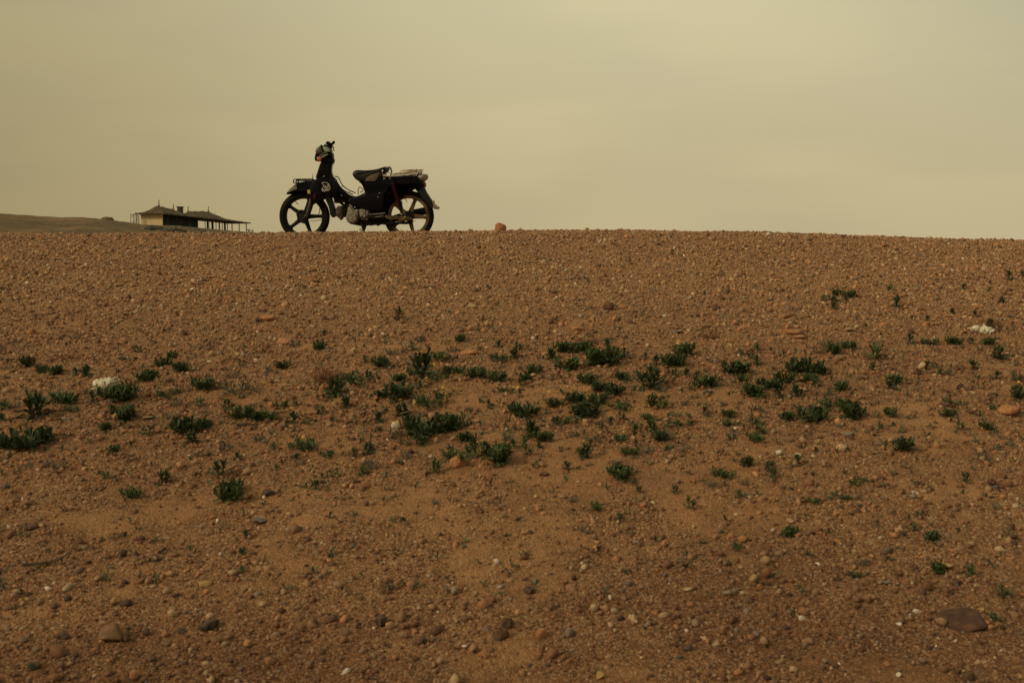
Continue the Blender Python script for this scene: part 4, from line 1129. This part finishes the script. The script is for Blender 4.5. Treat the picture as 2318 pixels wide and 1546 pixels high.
rw, rc = wheel('rear_wheel', 1782, 1104, 327, (68, 140, 212, 284, 356), M['rimr'], (.06, .055))
for w_, c_, ang in ((fw, fc, 121), (rw, rc, 101)):
    a = R(ang); Rw = 327 * S; d = Vector((math.cos(a), 0, math.sin(a))); p0 = Vector(c_) + d * (Rw - .085)
    mb = MB().tube([p0, p0 - d * .02 + Vector((.004, 0, 0)), p0 - d * .042 + Vector((.012, 0, 0))], .0042, 6); part(mb, 'valve_stem', M['black'], w_)

# fork legs, near and far
for sgn in (-1, 1):
    mb = MB(); y_ = .058 * sgn
    mb.tube([P3(552, 800, y_), P3(538, 860, y_), P3(500, 985, y_), P3(455, 1120, y_ * 1.02)], [.019, .021, .0175, .015], 12)
    mb.tube([P3(610, 640, y_), P3(552, 800, y_)], .021, 12)
    mb.tube([P3(470, 1075, y_), P3(425, 1135, y_)], [.016, .02], 10)
    part(mb, 'fork_leg', M['forkm'] if sgn < 0 else M['iron'])
mb = MB()
mb.prism(PP([(505, 830), (520, 740), (560, 640), (640, 640), (690, 760), (700, 880), (640, 905), (560, 960), (528, 930)]), -.083, -.04, .012)
mb.prism(PP([(505, 830), (520, 740), (560, 640), (640, 640), (690, 760), (700, 880), (640, 905), (560, 900)]), .04, .083, .012)
part(mb, 'fork_cover', M['black'])
mb = MB().prism(PP([(488, 775), (525, 768), (532, 800), (528, 822), (492, 822)]), -.098, -.083, .004); part(mb, 'side_reflector', M['reflector'])
mb = MB().prism(PP([(566, 820), (600, 815), (606, 860), (580, 900), (560, 890)]), -.094, -.0825, .004); part(mb, 'red_marker', M['red'])
# front brake parts round the hub
mb = MB(); mb.lathe([(0, -.062), (.045, -.062), (.055, -.05), (.055, -.03)], P3(392, 1085, 0), 28); mb.tube([P3(352, 1160, -.07), P3(352, 1075, -.07), P3(395, 1035, -.072), P3(450, 1075, -.07)], .008, 8)
mb.prism(PP([(345, 1150), (365, 1080), (420, 1060), (470, 1110), (460, 1185), (430, 1205), (380, 1185)]), -.072, -.052, .006)
part(mb, 'brake_drum', M['iron'])
mb = MB(); mb.tube([P3(510, 1172, -.05), P3(600, 1163, -.05), P3(660, 1152, -.055), P3(720, 1125, -.06), P3(800, 1050, -.06), P3(850, 1010, -.05)], .0032, 6)
mb.tube([P3(500, 1122, -.06), P3(550, 1125, -.06), P3(605, 1105, -.06), P3(630, 1060, -.05), P3(640, 960, -.05)], .0042, 6)
part(mb, 'brake_cable', M['black'])

# front mudguard with its rear flap and scribbled sticker
mb = MB(); mb.prism([tuple(p) for p in catmull(PP([(203, 824), (222, 790), (268, 738), (335, 694), (400, 668), (470, 657), (560, 656), (640, 670), (712, 700), (740, 760), (700, 812), (520, 815), (400, 818), (280, 822)]), 3)], -.058, .058, .026, 4)
fm = part(mb, 'front_mudguard', M['panel'])
mb = MB(); mb.prism([tuple(p) for p in catmull(PP([(700, 800), (770, 850), (812, 950), (838, 1078), (804, 1124), (768, 1092), (744, 980), (705, 880)]), 3)], -.052, .052, .018, 3)
part(mb, 'mudguard_flap', M['teal'], fm)
mb = MB()
for L, w in (([(270, 745), (330, 725), (400, 700), (470, 665), (530, 640), (600, 615)], 12), ([(580, 575), (605, 595), (600, 630), (570, 635)], 14), ([(380, 640), (395, 590), (440, 575), (430, 630), (400, 650)], 9), ([(440, 600), (480, 560), (500, 540), (520, 560), (480, 610)], 9), ([(520, 600), (545, 555), (590, 525)], 9), ([(350, 655), (420, 640), (500, 590), (560, 560)], 7), ([(345, 620), (360, 660)], 8)):
    mb.strip(PP(A2(L)), w * .45 * S, -.0590)
part(mb, 'sticker', M['decal'], fm)

# front rack of thin wire
mb = MB()
for y_, dz in ((-.07, 0), (.07, 22)):
    mb.tube([P3(548, 632 - dz * .0, y_), P3(330, 634, y_), P3(312, 640, y_), P3(303, 680, y_), P3(320, 688, y_), P3(440, 686, y_)], .0056, 6)
for x_ in (375, 455, 545): mb.tube([P3(x_, 634, -.07), P3(x_, 640, 0), P3(x_, 634, .07)], .0035, 6)
for y_ in (-.03, .015): mb.tube([P3(548, 650, y_), P3(335, 652, y_), P3(325, 676, y_), P3(440, 676, y_)], .0042, 6)
for x_, z1 in ((372, 700), (460, 690)): mb.tube([P3(x_, 634, -.07), P3(x_, z1, -.05)], .0056, 6)
mb.tube([P3(312, 660, -.07), P3(312, 660, .07)], .0035, 6)
part(mb, 'front_rack', M['black'])
mb = MB(); mb.tube([P3(554, 556, -.03), P3(549, 600, -.03), P3(545, 650, -.03), P3(548, 680, -.03)], [.0012, .0038, .0065, .006], 8); part(mb, 'rack_spike', M['iron'])

# leg shield, neck and tunnel
mb = MB(); mb.prism([tuple(p) for p in catmull(PP([(662, 405), (720, 360), (800, 365), (803, 430), (792, 520), (812, 600), (858, 665), (905, 735), (960, 790), (1030, 835), (1120, 850), (1230, 800), (1290, 850), (1260, 930), (1120, 930), (1020, 925), (920, 890), (860, 890), (790, 868), (740, 862), (700, 815), (650, 730), (606, 660), (590, 600), (610, 540)]), 3)], -.052, .052, .02, 3)
nk = part(mb, 'frame_neck', M['panel'])
def wing(sg):
    mb = MB(); a, b = (-.150, -.132) if sg < 0 else (.132, .150)
    mb.prism([tuple(p) for p in catmull(PP([(640, 640), (700, 625), (790, 640), (850, 690), (880, 770), (870, 850), (800, 866), (745, 850), (700, 800), (670, 740)]), 4)], a, b, .007, 3); return mb
mb = wing(-1); mb.v += []
ls = part(mb, 'leg_shield', M['panel'])
mb = wing(1); part(mb, 'leg_shield', M['panel'])
mb = MB(); mb.prism([tuple(p) for p in catmull(PP([(610, 600), (640, 560), (700, 620), (745, 700), (760, 780), (735, 840), (705, 800), (660, 720)]), 3)], -.134, .134, .03, 3)
part(mb, 'shield_front', M['black'])
mb = MB()
for L, w in (([(1680, 400), (1780, 392), (1900, 412), (1955, 465), (1990, 540)], 14), ([(1680, 400), (1730, 480), (1752, 560), (1700, 610), (1668, 670), (1700, 735), (1770, 735), (1850, 715), (1950, 705), (1990, 650), (2008, 600), (1970, 560)], 15),
             ([(1895, 520), (1900, 480), (1930, 465), (1955, 490), (1950, 530), (1915, 540), (1895, 520)], 14), ([(1810, 580), (1840, 565), (1870, 570), (1850, 590)], 20),
             ([(1750, 560), (1790, 500), (1820, 530), (1790, 600), (1830, 640), (1880, 600), (1910, 560), (1925, 620), (1960, 610)], 13), ([(1680, 670), (1695, 640), (1730, 660), (1745, 700), (1715, 705), (1690, 680)], 14),
             ([(1770, 700), (1860, 690), (1940, 670)], 16), ([(1780, 650), (1850, 660), (1900, 640)], 12)):
    mb.strip(PP(A2(L)), w * .36 * S, -.1503)
part(mb, 'sticker', M['decal'], ls)
mb = MB(); mb.ell(P3(698, 600, -.054), (.010, .004, .010), 10, 6); mb.ell(P3(628, 640, -.09), (.010, .006, .007), 8, 5); part(mb, 'bolt', M['chrome'], nk)
mb = MB(); mb.tube([P3(822, 425, -.01), P3(826, 440, -.01), P3(815, 446, -.01), P3(808, 436, -.01)], .003, 6); part(mb, 'bag_hook', M['chrome'], nk)
# wire guard over the tunnel
mb = MB()
for y_, o_ in ((-.055, 0), (.055, 0)):
    dx = 0 if y_ > 0 else -14; dz = 0 if y_ > 0 else 24
    mb.tube([tuple(p) for p in catmull([P3(815 + dx, 590 + dz, y_), P3(862 + dx, 604 + dz, y_), P3(885 + dx, 650 + dz, y_), P3(918 + dx, 708 + dz, y_), P3(990 + dx, 765 + dz, y_), P3(1085 + dx, 806 + dz, y_)], 4, False)], .0056, 6)
mb.tube([P3(925, 718, .055), P3(905, 740, -.055)], .0035, 6); mb.tube([P3(1020, 782, .055), P3(1005, 806, -.055)], .0035, 6)
part(mb, 'wire_guard', M['iron'])
mb = MB(); mb.tube([tuple(p) for p in catmull([P3(1140, 830, -.05), P3(1134, 780, -.05), P3(1152, 736, -.045), P3(1172, 742, -.02), P3(1192, 776, 0), P3(1165, 795, 0), P3(1150, 800, 0)], 4, False)], .0048, 6); part(mb, 'wire_loop', M['iron'])

# headset
mb = MB(); mb.prism([tuple(p) for p in catmull(PP(A1([(312, 830), (380, 690), (500, 590), (620, 515), (690, 490), (760, 560), (830, 700), (900, 880), (820, 960), (700, 1010), (560, 1060), (430, 1010), (350, 960)])), 4)], -.088, .088, .055, 6)
cw = part(mb, 'headlight_cowl', M['cowl'])
mb = MB(); mb.prism([tuple(p) for p in catmull(PP(A1([(345, 965), (470, 1015), (700, 985), (880, 920), (1210, 890), (1300, 980), (1305, 1200), (1150, 1230), (950, 1200), (740, 1290), (640, 1400), (480, 1410), (330, 1400), (265, 1290), (290, 1130)])), 3)], -.080, .080, .035, 5)
part(mb, 'headset_body', M['black'])
mb = MB(); mb.prism(PP(A1([(680, 485), (720, 500), (760, 600), (800, 720), (890, 860), (870, 900), (760, 830), (690, 740), (650, 600)])), -.094, -.060, .008); part(mb, 'cowl_trim', M['black'], cw)
mb = MB(); mb.prism([tuple(p) for p in catmull(PP(A1([(745, 600), (850, 500), (960, 475), (1080, 520), (1175, 620), (1205, 750), (1205, 885), (1040, 885), (880, 875), (790, 770)])), 3)], -.084, .084, .02, 3)
part(mb, 'gauge_housing', M['teal'])
mb = MB(); mb.prism([tuple(p) for p in catmull(PP(A1([(790, 640), (900, 610), (1050, 640), (1140, 690), (1165, 860), (880, 855), (800, 750)])), 3)], -.089, -.0835, .003); part(mb, 'lens', M['glass'])
mb = MB()
mb.strip(PP(A1([(745, 600), (790, 770), (880, 868), (1040, 878), (1195, 880)])), .0042, -.0895); mb.strip(PP(A1([(860, 490), (960, 478), (1080, 525), (1170, 625), (1195, 760)])), .0032, -.0845)
mb.strip(PP(A1([(570, 1155), (650, 1070), (760, 980), (860, 930), (1000, 940)])), .0042, -.0815)
mb.strip(PP(A1([(700, 1180), (800, 1090), (930, 1050), (1060, 1040)])), .008, -.0815); mb.strip(PP(A1([(740, 1220), (850, 1150), (960, 1100)])), .006, -.0815)
part(mb, 'chrome_trim', M['glass'])
mb = MB(); mb.prism([tuple(p) for p in catmull(PP(A1([(500, 1200), (600, 1165), (715, 1230), (690, 1350), (640, 1440), (490, 1410), (470, 1300)])), 3)], -.102, -.070, .012, 3); part(mb, 'turn_signal', M['orange'])
mb = MB(); mb.prism([tuple(p) for p in catmull(PP(A1([(440, 1300), (470, 1210), (530, 1180), (510, 1280), (495, 1370)])), 3)], -.100, -.068, .006, 2); part(mb, 'signal_lens', M['white'])
mb = MB(); mb.prism([tuple(p) for p in catmull(PP(A1([(1180, 1180), (1300, 1200), (1350, 1310), (1345, 1430), (1265, 1490), (1180, 1400)])), 3)], -.03, .05, .01, 3)
mb.prism([tuple(p) for p in catmull(PP([(700, 330), (800, 320), (818, 380), (800, 440), (700, 440), (665, 410)]), 3)], -.058, .058, .02, 3); part(mb, 'ignition_housing', M['black'])
hbz = MB()
g = A1([(1150, 500), (1230, 400), (1290, 330), (1350, 245)])
hbz.tube([P4(*A1([(980, 560)])[0], .0), P4(*g[0], -.10), P4(*g[1], -.20)], .011, 8)
hbz.tube([P4(*A1([(980, 560)])[0], .0), P4(*A1([(960, 470)])[0], .12), P4(*A1([(1000, 395)])[0], .26)], .010, 8)
hd = part(hbz, 'handlebar', M['black'])
mb = MB(); mb.tube([P4(*g[1], -.20), P4(*g[2], -.27), P4(*A1([(1335, 262)])[0], -.325), P4(*A1([(1348, 250)])[0], -.335)], [.0135, .0145, .0165, .0145], 14); part(mb, 'grip', M['black'], hd)
mb = MB(); mb.tube([P4(*A1([(985, 420)])[0], .24), P4(*A1([(1000, 385)])[0], .33)], .0125, 12); part(mb, 'grip', M['black'], hd)
mb = MB(); mb.prism([tuple(p) for p in catmull(PP(A1([(1040, 440), (1110, 375), (1200, 355), (1300, 400), (1335, 480), (1320, 570), (1390, 640), (1375, 690), (1335, 740), (1260, 745), (1205, 680), (1170, 560), (1080, 500)])), 2)], -.20, -.125, .012, 3)
part(mb, 'switch_block', M['black'], hd)
mb = MB(); mb.tube([P4(*A1([(1240, 480)])[0], -.2), P4(*A1([(1330, 560)])[0], -.24), P4(*A1([(1320, 700)])[0], -.30), P4(*A1([(1350, 720)])[0], -.34)], [.007, .006, .005, .006], 8)
part(mb, 'brake_lever', M['iron'], hd)
mb = MB(); mb.prism(PP(A1([(900, 465), (985, 375), (1030, 380), (1060, 440), (1000, 480)])), .03, .10, .006); part(mb, 'mirror_mount', M['black'], hd)

# seat
mb = MB(); mb.prism([tuple(p) for p in catmull(PP([(1070, 575), (1085, 535), (1135, 516), (1220, 520), (1320, 515), (1400, 500), (1460, 480), (1505, 474), (1535, 492), (1505, 550), (1475, 590), (1440, 630), (1370, 664), (1240, 668), (1150, 658), (1100, 625)]), 4)], -.105, .105, .045, 6)
st_ = part(mb, 'seat', M['seat'])
mb = MB(); 
mb.prism(PP([(1236, 660), (1262, 618), (1300, 588), (1360, 562), (1425, 548), (1408, 600), (1375, 655), (1340, 664)]), -.1075, -.095, .005); part(mb, 'tan_side_panel', M['tan'], st_)
mb = MB(); mb.strip(PP([(1195, 575), (1290, 560), (1370, 530), (1440, 500), (1490, 482)]), .0022, -.1062); part(mb, 'seat_piping', M['glass'], st_)
# grab rail
mb = MB()
for y_ in (-.10, .10): mb.tube([tuple(p) for p in catmull([P3(1470, 600, y_), P3(1462, 560, y_), P3(1462, 530, y_), P3(1490, 508, y_ * .95), P3(1535, 480, y_ * .8)], 4, False)], .0075, 8)
mb.tube([P3(1535, 480, -.08), P3(1550, 478, -.03), P3(1550, 478, .03), P3(1535, 480, .08)], .0075, 8)
part(mb, 'grab_rail', M['chrome'])
mb = MB(); mb.tube([P3(1548, 480, .03), P3(1556, 515, .03), P3(1566, 548, .03)], .008, 8); part(mb, 'rail_strut', M['teal']); mb = MB(); mb.tube([P3(1464, 552, -.1), P3(1500, 530, -.09), P3(1530, 490, -.07)], .01, 8); part(mb, 'rail_pad', M['teal'])
# rear carrier
mb = MB()
for y_, d_ in ((-.12, 0), (.12, 0)): mb.tube([P3(1478, 597, y_), P3(1600, 596, y_), P3(1750, 582, y_), P3(1880, 566, y_), P3(1945, 545, y_ * .9), P3(1962, 532, 0)], .0062, 8)
mb.tube([P3(1478, 597, -.12), P3(1520, 560, -.11), P3(1566, 545, -.1)], .006, 8)
for x_, z_ in ((1478, 597), (1600, 596), (1720, 585), (1850, 570)): mb.tube([P3(x_, z_, -.12), P3(x_, z_, .12)], .0055, 8)
for y_ in (-.06, 0, .06): mb.tube([P3(1500, 592, y_), P3(1750, 576, y_), P3(1930, 545, y_)], .005, 8)
mb.tube([P3(1545, 597, -.11), P3(1560, 640, -.09)], .006, 6); mb.tube([P3(1880, 566, -.11), P3(1850, 620, -.08)], .006, 6)
part(mb, 'rear_carrier', M['white'])
# rear body
mb = MB(); mb.prism([tuple(p) for p in catmull(PP([(1150, 655), (1300, 640), (1430, 615), (1480, 602), (1620, 600), (1770, 590), (1880, 585), (1950, 640), (1990, 700), (1960, 740), (1905, 775), (1850, 728), (1760, 706), (1640, 712), (1560, 765), (1505, 850), (1480, 960), (1500, 1030), (1400, 1050), (1290, 1050), (1180, 1000), (1080, 970), (1000, 925), (1020, 880), (1120, 850), (1215, 808), (1210, 765), (1185, 700)]), 3)], -.085, .085, .03, 4)
bd = part(mb, 'rear_body', M['panel'])
mb = MB(); mb.prism([tuple(p) for p in catmull(PP([(1010, 900), (1120, 860), (1300, 830), (1475, 795), (1470, 900), (1455, 1020), (1300, 1040), (1130, 985), (1040, 950)]), 3)], -.110, -.07, .018, 3); part(mb, 'side_cover', M['black'], bd)
mb = MB(); mb.strip(PP([(1040, 893), (1150, 868), (1300, 838), (1420, 812), (1480, 800)]), .006, -.1105); part(mb, 'side_cover_edge', M['teal'], bd)
mb = MB(); 
for q in ((1400, 862), (1420, 812)): mb.ell(P3(q[0], q[1], -.112), (.008, .004, .009), 8, 5)
mb.ell(P3(1485, 628, -.087), (.012, .004, .008), 8, 5); part(mb, 'bolt', M['chrome'], bd)
mb = MB(); mb.prism([tuple(p) for p in catmull(PP([(1560, 610), (1700, 598), (1870, 596), (1905, 650), (1880, 690), (1720, 700), (1580, 690)]), 3)], -.098, -.08, .01, 3); part(mb, 'tail_side_panel', M['black'], bd)
# rear mudguard
mb = MB(); mb.prism([tuple(p) for p in catmull(PP([(1840, 700), (1900, 690), (1985, 730), (2015, 790), (2060, 860), (2100, 925), (2110, 985), (2070, 1000), (2020, 945), (1960, 870), (1905, 800), (1860, 745)]), 3)], -.062, .062, .022, 4)
rm = part(mb, 'rear_mudguard', M['teal'])
mb = MB(); mb.prism(PP([(2080, 935), (2098, 905), (2115, 905), (2120, 945), (2150, 968), (2163, 985), (2172, 978), (2182, 995), (2170, 1014), (2150, 1020), (2100, 1008), (2060, 992)]), -.055, .055, .010); part(mb, 'torn_mudguard_tip', M['wrap'], rm)
# tail light wrapped in cloudy plastic
V, T = ico(4)
n_ = perlin(V[:, 0] * 2.4 + 3, V[:, 1] * 2.4 + V[:, 2] * 2, 3) + .4 * np.abs(perlin(V[:, 0] * 6 + 3, V[:, 2] * 6 + V[:, 1] * 4, 4))
V = V * (1 + .22 * n_)[:, None] * np.array([.070, .075, .044]); c_ = P3(1957, 618, 0); q = R(18)
V = np.column_stack([V[:, 0] * math.cos(q) - V[:, 2] * math.sin(q) + c_[0], V[:, 1], V[:, 0] * math.sin(q) + V[:, 2] * math.cos(q) + c_[2]])
o = np_mesh('wrapped_tail_light', V, T, M['wrap'], True); o.parent = bike
mb = MB(); mb.prism([tuple(p) for p in catmull(PP([(1950, 660), (1995, 668), (2008, 700), (2000, 735), (1975, 715)]), 3)], -.05, .05, .008, 2); part(mb, 'rear_reflector', M['cord'])
mb = MB()
for x_, z_ in ((1890, 590), (1905, 575), (1925, 580), (1945, 570)): mb.tube([P3(x_, z_ + 18, -.03), P3(x_ + 8, z_ - 14, -.02)], .007, 6)
part(mb, 'rear_bracket', M['iron'])

# shocks
for sgn in (-1, 1):
    y_ = .092 * sgn; a = Vector(P3(1580, 655, y_)); b = Vector(P3(1705, 1085, y_ * .95)); d = b - a
    mb = MB(); mb.tube([a, a + d * .7], .009, 8); mb.tube([a + d * .62, b], [.016, .014], 10); mb.ell(a, (.016, .012, .016), 10, 6); mb.ell(b, (.016, .012, .016), 10, 6)
    sh = part(mb, 'shock_absorber', M['iron'])
    pts = []; nn = d.normalized(); u = nn.cross(Vector((0, 1, 0))).normalized(); v = Vector((0, 1, 0))
    for k in range(8 * 14 + 1):
        t = k / (8 * 14); q = 2 * math.pi * k / 8 ; pts.append(a + d * (.06 + .64 * t) + (u * math.cos(q) + v * math.sin(q)) * (.024))
    part(MB().tube(pts, .0042, 5), 'spring', M['red'], sh)
# swing arms, chain case, brake rod, exhaust
mb = MB()
for y_ in (-.085, .085): mb.tube([P3(1250, 1120, y_), P3(1500, 1120, y_), P3(1790, 1125, y_)], [.016, .015, .014], 8)
part(mb, 'swing_arm', M['iron'])
mb = MB(); mb.prism(PP([(1480, 1095), (1560, 1098), (1760, 1112), (1835, 1125), (1835, 1148), (1760, 1158), (1560, 1148), (1500, 1135)]), -.100, -.075, .006); part(mb, 'chain_case', M['rimr'])
mb = MB(); mb.tube([P3(1280, 1085, -.10), P3(1400, 1078, -.10), P3(1490, 1066, -.10)], .006, 8); part(mb, 'brake_rod', M['alloy'])
mb = MB(); mb.tube([P3(1300, 1130, -.09), P3(1380, 1115, -.1), P3(1460, 1100, -.095)], .004, 6); part(mb, 'brake_linkage', M['alloy'])
mb = MB(); mb.tube([P3(1640, 1165, -.1), P3(1800, 1163, -.1), P3(1875, 1168, -.1)], .0035, 6); part(mb, 'axle_rod', M['iron'])
mb = MB(); mb.ell(P3(1700, 1080, -.11), (.015, .01, .015), 10, 6); part(mb, 'brake_arm_nut', M['alloy'])
mb = MB(); mb.ell(P3(1745, 1120, -.108), (.012, .01, .018), 10, 6); part(mb, 'chain_adjuster', M['alloy'])
mb = MB(); mb.tube([P3(960, 1130, .06), P3(1010, 1190, .08), P3(1130, 1215, .09), P3(1300, 1205, .10), P3(1420, 1195, .105)], .017, 10)
mb.tube([P3(1420, 1190, .105), P3(1480, 1175, .11), P3(1600, 1130, .115), P3(1830, 1068, .12), P3(1990, 1035, .12), P3(2000, 1033, .12)], [.02, .034, .040, .044, .044, .03], 16)
part(mb, 'exhaust', M['iron'])
mb = MB(); mb.prism([tuple(p) for p in catmull(PP([(1240, 1170), (1360, 1160), (1480, 1165), (1570, 1175), (1640, 1190), (1740, 1175), (1830, 1165), (1820, 1200), (1740, 1212), (1620, 1208), (1540, 1225), (1420, 1212), (1380, 1232), (1340, 1212), (1240, 1222), (1170, 1205)]), 2)], -.06, .06, .012, 2)
mb.tube([P3(1290, 1215, -.13), P3(1290, 1215, .13)], .012, 10)
part(mb, 'lower_frame', M['iron'])
mb = MB(); mb.prism([tuple(p) for p in catmull(PP([(1060, 930), (1300, 900), (1470, 900), (1475, 1000), (1470, 1060), (1480, 1180), (1420, 1200), (1290, 1190), (1280, 1060), (1180, 1042), (1090, 1012), (1068, 975)]), 2)], -.066, .066, .012, 2); part(mb, 'frame_plate', M['black'])
# engine
mb = MB()
for k in range(8):
    x_ = 905 + k * 13; r0 = .056 - .001 * abs(k - 3)
    mb.prism([tuple(p) for p in catmull(PP([(x_, 985), (x_ + 8, 985), (x_ + 8, 1120), (x_, 1120)]), 1)], -r0, r0, .001, 1)
mb.prism(PP([(905, 1000), (1010, 1000), (1010, 1105), (905, 1105)]), -.042, .042, .01)
eng_c = part(mb, 'cylinder', M['iron'])
mb = MB(); mb.prism([tuple(p) for p in catmull(PP([(838, 1050), (842, 1010), (862, 985), (895, 972), (925, 985), (930, 1050), (928, 1120), (900, 1150), (862, 1118), (838, 1100)]), 3)], -.058, .058, .016, 3)
mb.ell(P3(870, 985, -.03), (.014, .014, .012), 8, 5); mb.ell(P3(905, 1145, -.03), (.014, .014, .012), 8, 5); mb.ell(P3(828, 1018, -.02), (.012, .01, .008), 8, 5); mb.ell(P3(880, 1065, -.058), (.03, .008, .03), 14, 6)
part(mb, 'cylinder_head', M['head'])
mb = MB(); mb.prism([tuple(p) for p in catmull(PP([(985, 1080), (1000, 1010), (1010, 960), (1040, 950), (1062, 970), (1085, 1020), (1130, 1035), (1150, 1080), (1135, 1150), (1110, 1195), (1050, 1196), (1000, 1180), (975, 1140)]), 3)], -.075, .07, .014, 3)
cc = part(mb, 'crankcase', M['alloy'])
mb = MB(); mb.lathe([(0, -.094), (.050, -.094), (.056, -.088), (.0585, -.084), (.060, -.07)], P3(1055, 1120, 0), 36); mb.lathe([(0, -.097), (.012, -.097), (.016, -.09)], P3(1058, 1118, 0), 16)
for k in range(5): mb.box(P3(1070, 1142 + k * 9, -.095), (.055 - k * .008, .002, .0018))
part(mb, 'flywheel_cover', M['alloy'], cc)
mb = MB(); mb.prism([tuple(p) for p in catmull(PP([(1135, 1060), (1145, 1020), (1200, 1012), (1270, 1008), (1282, 1040), (1262, 1080), (1262, 1150), (1215, 1160), (1170, 1140), (1145, 1100)]), 3)], -.088, .06, .012, 3)
mb.ell(P3(1150, 1040, -.088), (.010, .008, .010), 8, 5); mb.ell(P3(1185, 1038, -.088), (.010, .008, .010), 8, 5); mb.lathe([(0, -.1), (.03, -.1), (.036, -.085)], P3(1195, 1098, 0), 22)
scv = part(mb, 'sprocket_cover', M['alloy'])
for q_ in ((1010, 968), (1072, 985), (1000, 1178), (1108, 1180), (1128, 1050)):
    part(MB().ell(P3(q_[0], q_[1], -.078), (.007, .006, .007), 8, 5), 'cover_screw', M['iron'], cc)
mb = MB(); mb.prism(PP([(1135, 1020), (1150, 1020), (1160, 1150), (1142, 1170), (1130, 1100)]), -.09, -.07, .003); part(mb, 'case_seam', M['iron'], cc)
mb = MB(); mb.prism(PP([(1230, 1015), (1240, 1015), (1236, 1150), (1226, 1152)]), -.091, -.08, .002); part(mb, 'case_seam', M['iron'], scv)
mb = MB(); mb.prism([tuple(p) for p in catmull(PP([(1000, 1100), (1250, 1080), (1300, 1110), (1290, 1190), (1180, 1210), (1020, 1195)]), 2)], -.055, .055, .012, 2); part(mb, 'gearbox', M['iron'])
mb = MB(); mb.prism([tuple(p) for p in catmull(PP([(815, 860), (870, 850), (900, 880), (960, 900), (1010, 920), (1020, 960), (985, 985), (960, 980), (950, 930), (905, 935), (830, 940), (818, 905)]), 2)], -.045, .035, .01, 3); mb.lathe([(0, -.06), (.018, -.06), (.022, -.045)], P3(838, 868, 0), 16)
mb.tube([P3(900, 930, -.02), P3(935, 960, -.02), P3(960, 990, -.02)], .016, 10); part(mb, 'carburettor', M['iron'])
mb = MB(); mb.ell(P3(832, 850, -.06), (.011, .006, .008), 8, 5); mb.ell(P3(920, 842, -.06), (.013, .005, .006), 8, 5); mb.ell(P3(1098, 992, -.08), (.015, .008, .009), 8, 5); mb.ell(P3(1205, 1118, -.104), (.017, .004, .006), 8, 5); part(mb, 'engine_bolt', M['chrome'])
mb = MB(); mb.tube([P3(1190, 1118, -.1), P3(1215, 1128, -.15), P3(1250, 1118, -.16)], .006, 8); mb.tube([P3(1195, 1105, -.1), P3(1140, 1150, -.13), P3(1110, 1195, -.14)], .006, 8); mb.ell(P3(1108, 1200, -.145), (.018, .02, .010), 10, 6); part(mb, 'gear_pedal', M['iron'])
mb = MB(); mb.tube([P3(1215, 1195, -.07), P3(1215, 1208, -.2)], [.014, .016], 10); mb.tube([P3(1270, 1200, .07), P3(1270, 1205, .2)], .014, 10); part(mb, 'foot_peg', M['black'])
# side stand and centre stand
mb = MB(); mb.tube([P3(1165, 1195, -.06), P3(1200, 1255, -.09), P3(1216, 1300, -.13), P3(1225, 1400, -.19), P3(1228, 1440, -.205)], [.014, .016, .012, .009, .012], 8)
mb.prism(PP([(1150, 1190), (1260, 1195), (1238, 1245), (1225, 1280), (1196, 1296), (1180, 1285), (1205, 1262)]), -.10, -.07, .008)
mb.tube([tuple(p) for p in catmull([P3(1190, 1295, -.09), P3(1168, 1296, -.09), P3(1153, 1278, -.09), P3(1162, 1268, -.09), P3(1190, 1282, -.09)], 4, False)], .004, 6)
part(mb, 'side_stand', M['iron'])
bike.rotation_euler = (R(2.5), 0, 0)

# sticks tied on the carrier: carried by the moped, a thing of its own
rnd = random.Random(12)
bun = empty('stick_bundle', (BASE_X + P(1740, 560)[0], BY, gz + P(1740, 560)[1])); ox, oz = P(1740, 560)
def Q3(x, y, d): a = P(x, y); return (a[0] - ox, d, a[1] - oz)
sticks = [((1565, 578), (1940, 530), -.10), ((1590, 570), (1965, 520), -.07), ((1610, 556), (1960, 536), -.03), ((1650, 548), (1955, 515), .0), ((1660, 536), (1950, 528), .03), ((1700, 505), (1890, 520), .06),
          ((1590, 588), (1850, 562), -.085), ((1575, 560), (1860, 548), .08), ((1640, 560), (1975, 505), .05), ((1680, 520), (1970, 512), -.02), ((1600, 578), (1900, 545), -.055)]
for k, (a, b, y_) in enumerate(sticks):
    m0 = ((a[0] + b[0]) / 2 + rnd.uniform(-10, 10), (a[1] + b[1]) / 2 + rnd.uniform(-6, 2))
    mb = MB(); mb.tube([Q3(*a, y_), Q3(*m0, y_ + .01), Q3(*b, y_ - .01)], [.0045, .0062, .004], 6); mb.build('stick', M['wood'], bun)
for k in range(2):
    mb = MB(); 
    x0 = 1880 + k * 50; mb.tube([tuple(p) for p in catmull([Q3(x0, 548, -.115), Q3(x0 + 6, 512, -.05), Q3(x0 + 10, 508, .05), Q3(x0, 545, .1)], 4, False)], .0055, 6)
    mb.tube([Q3(x0, 520, -.06), Q3(x0 - 70, 512, -.02), Q3(x0 - 130, 505, .03)], .004, 6); mb.build('cord', M['cord'], bun)
mb = MB(); mb.tube([Q3(1570, 560, -.1), Q3(1562, 585, -.118), Q3(1545, 612, -.10), Q3(1540, 650, -.09)], .007, 7); mb.build('cloth_tie', M['twig'], bun)
tag(bun, 'bundle of pale sticks tied with red cord on the rear rack of the moped', 'stick bundle')
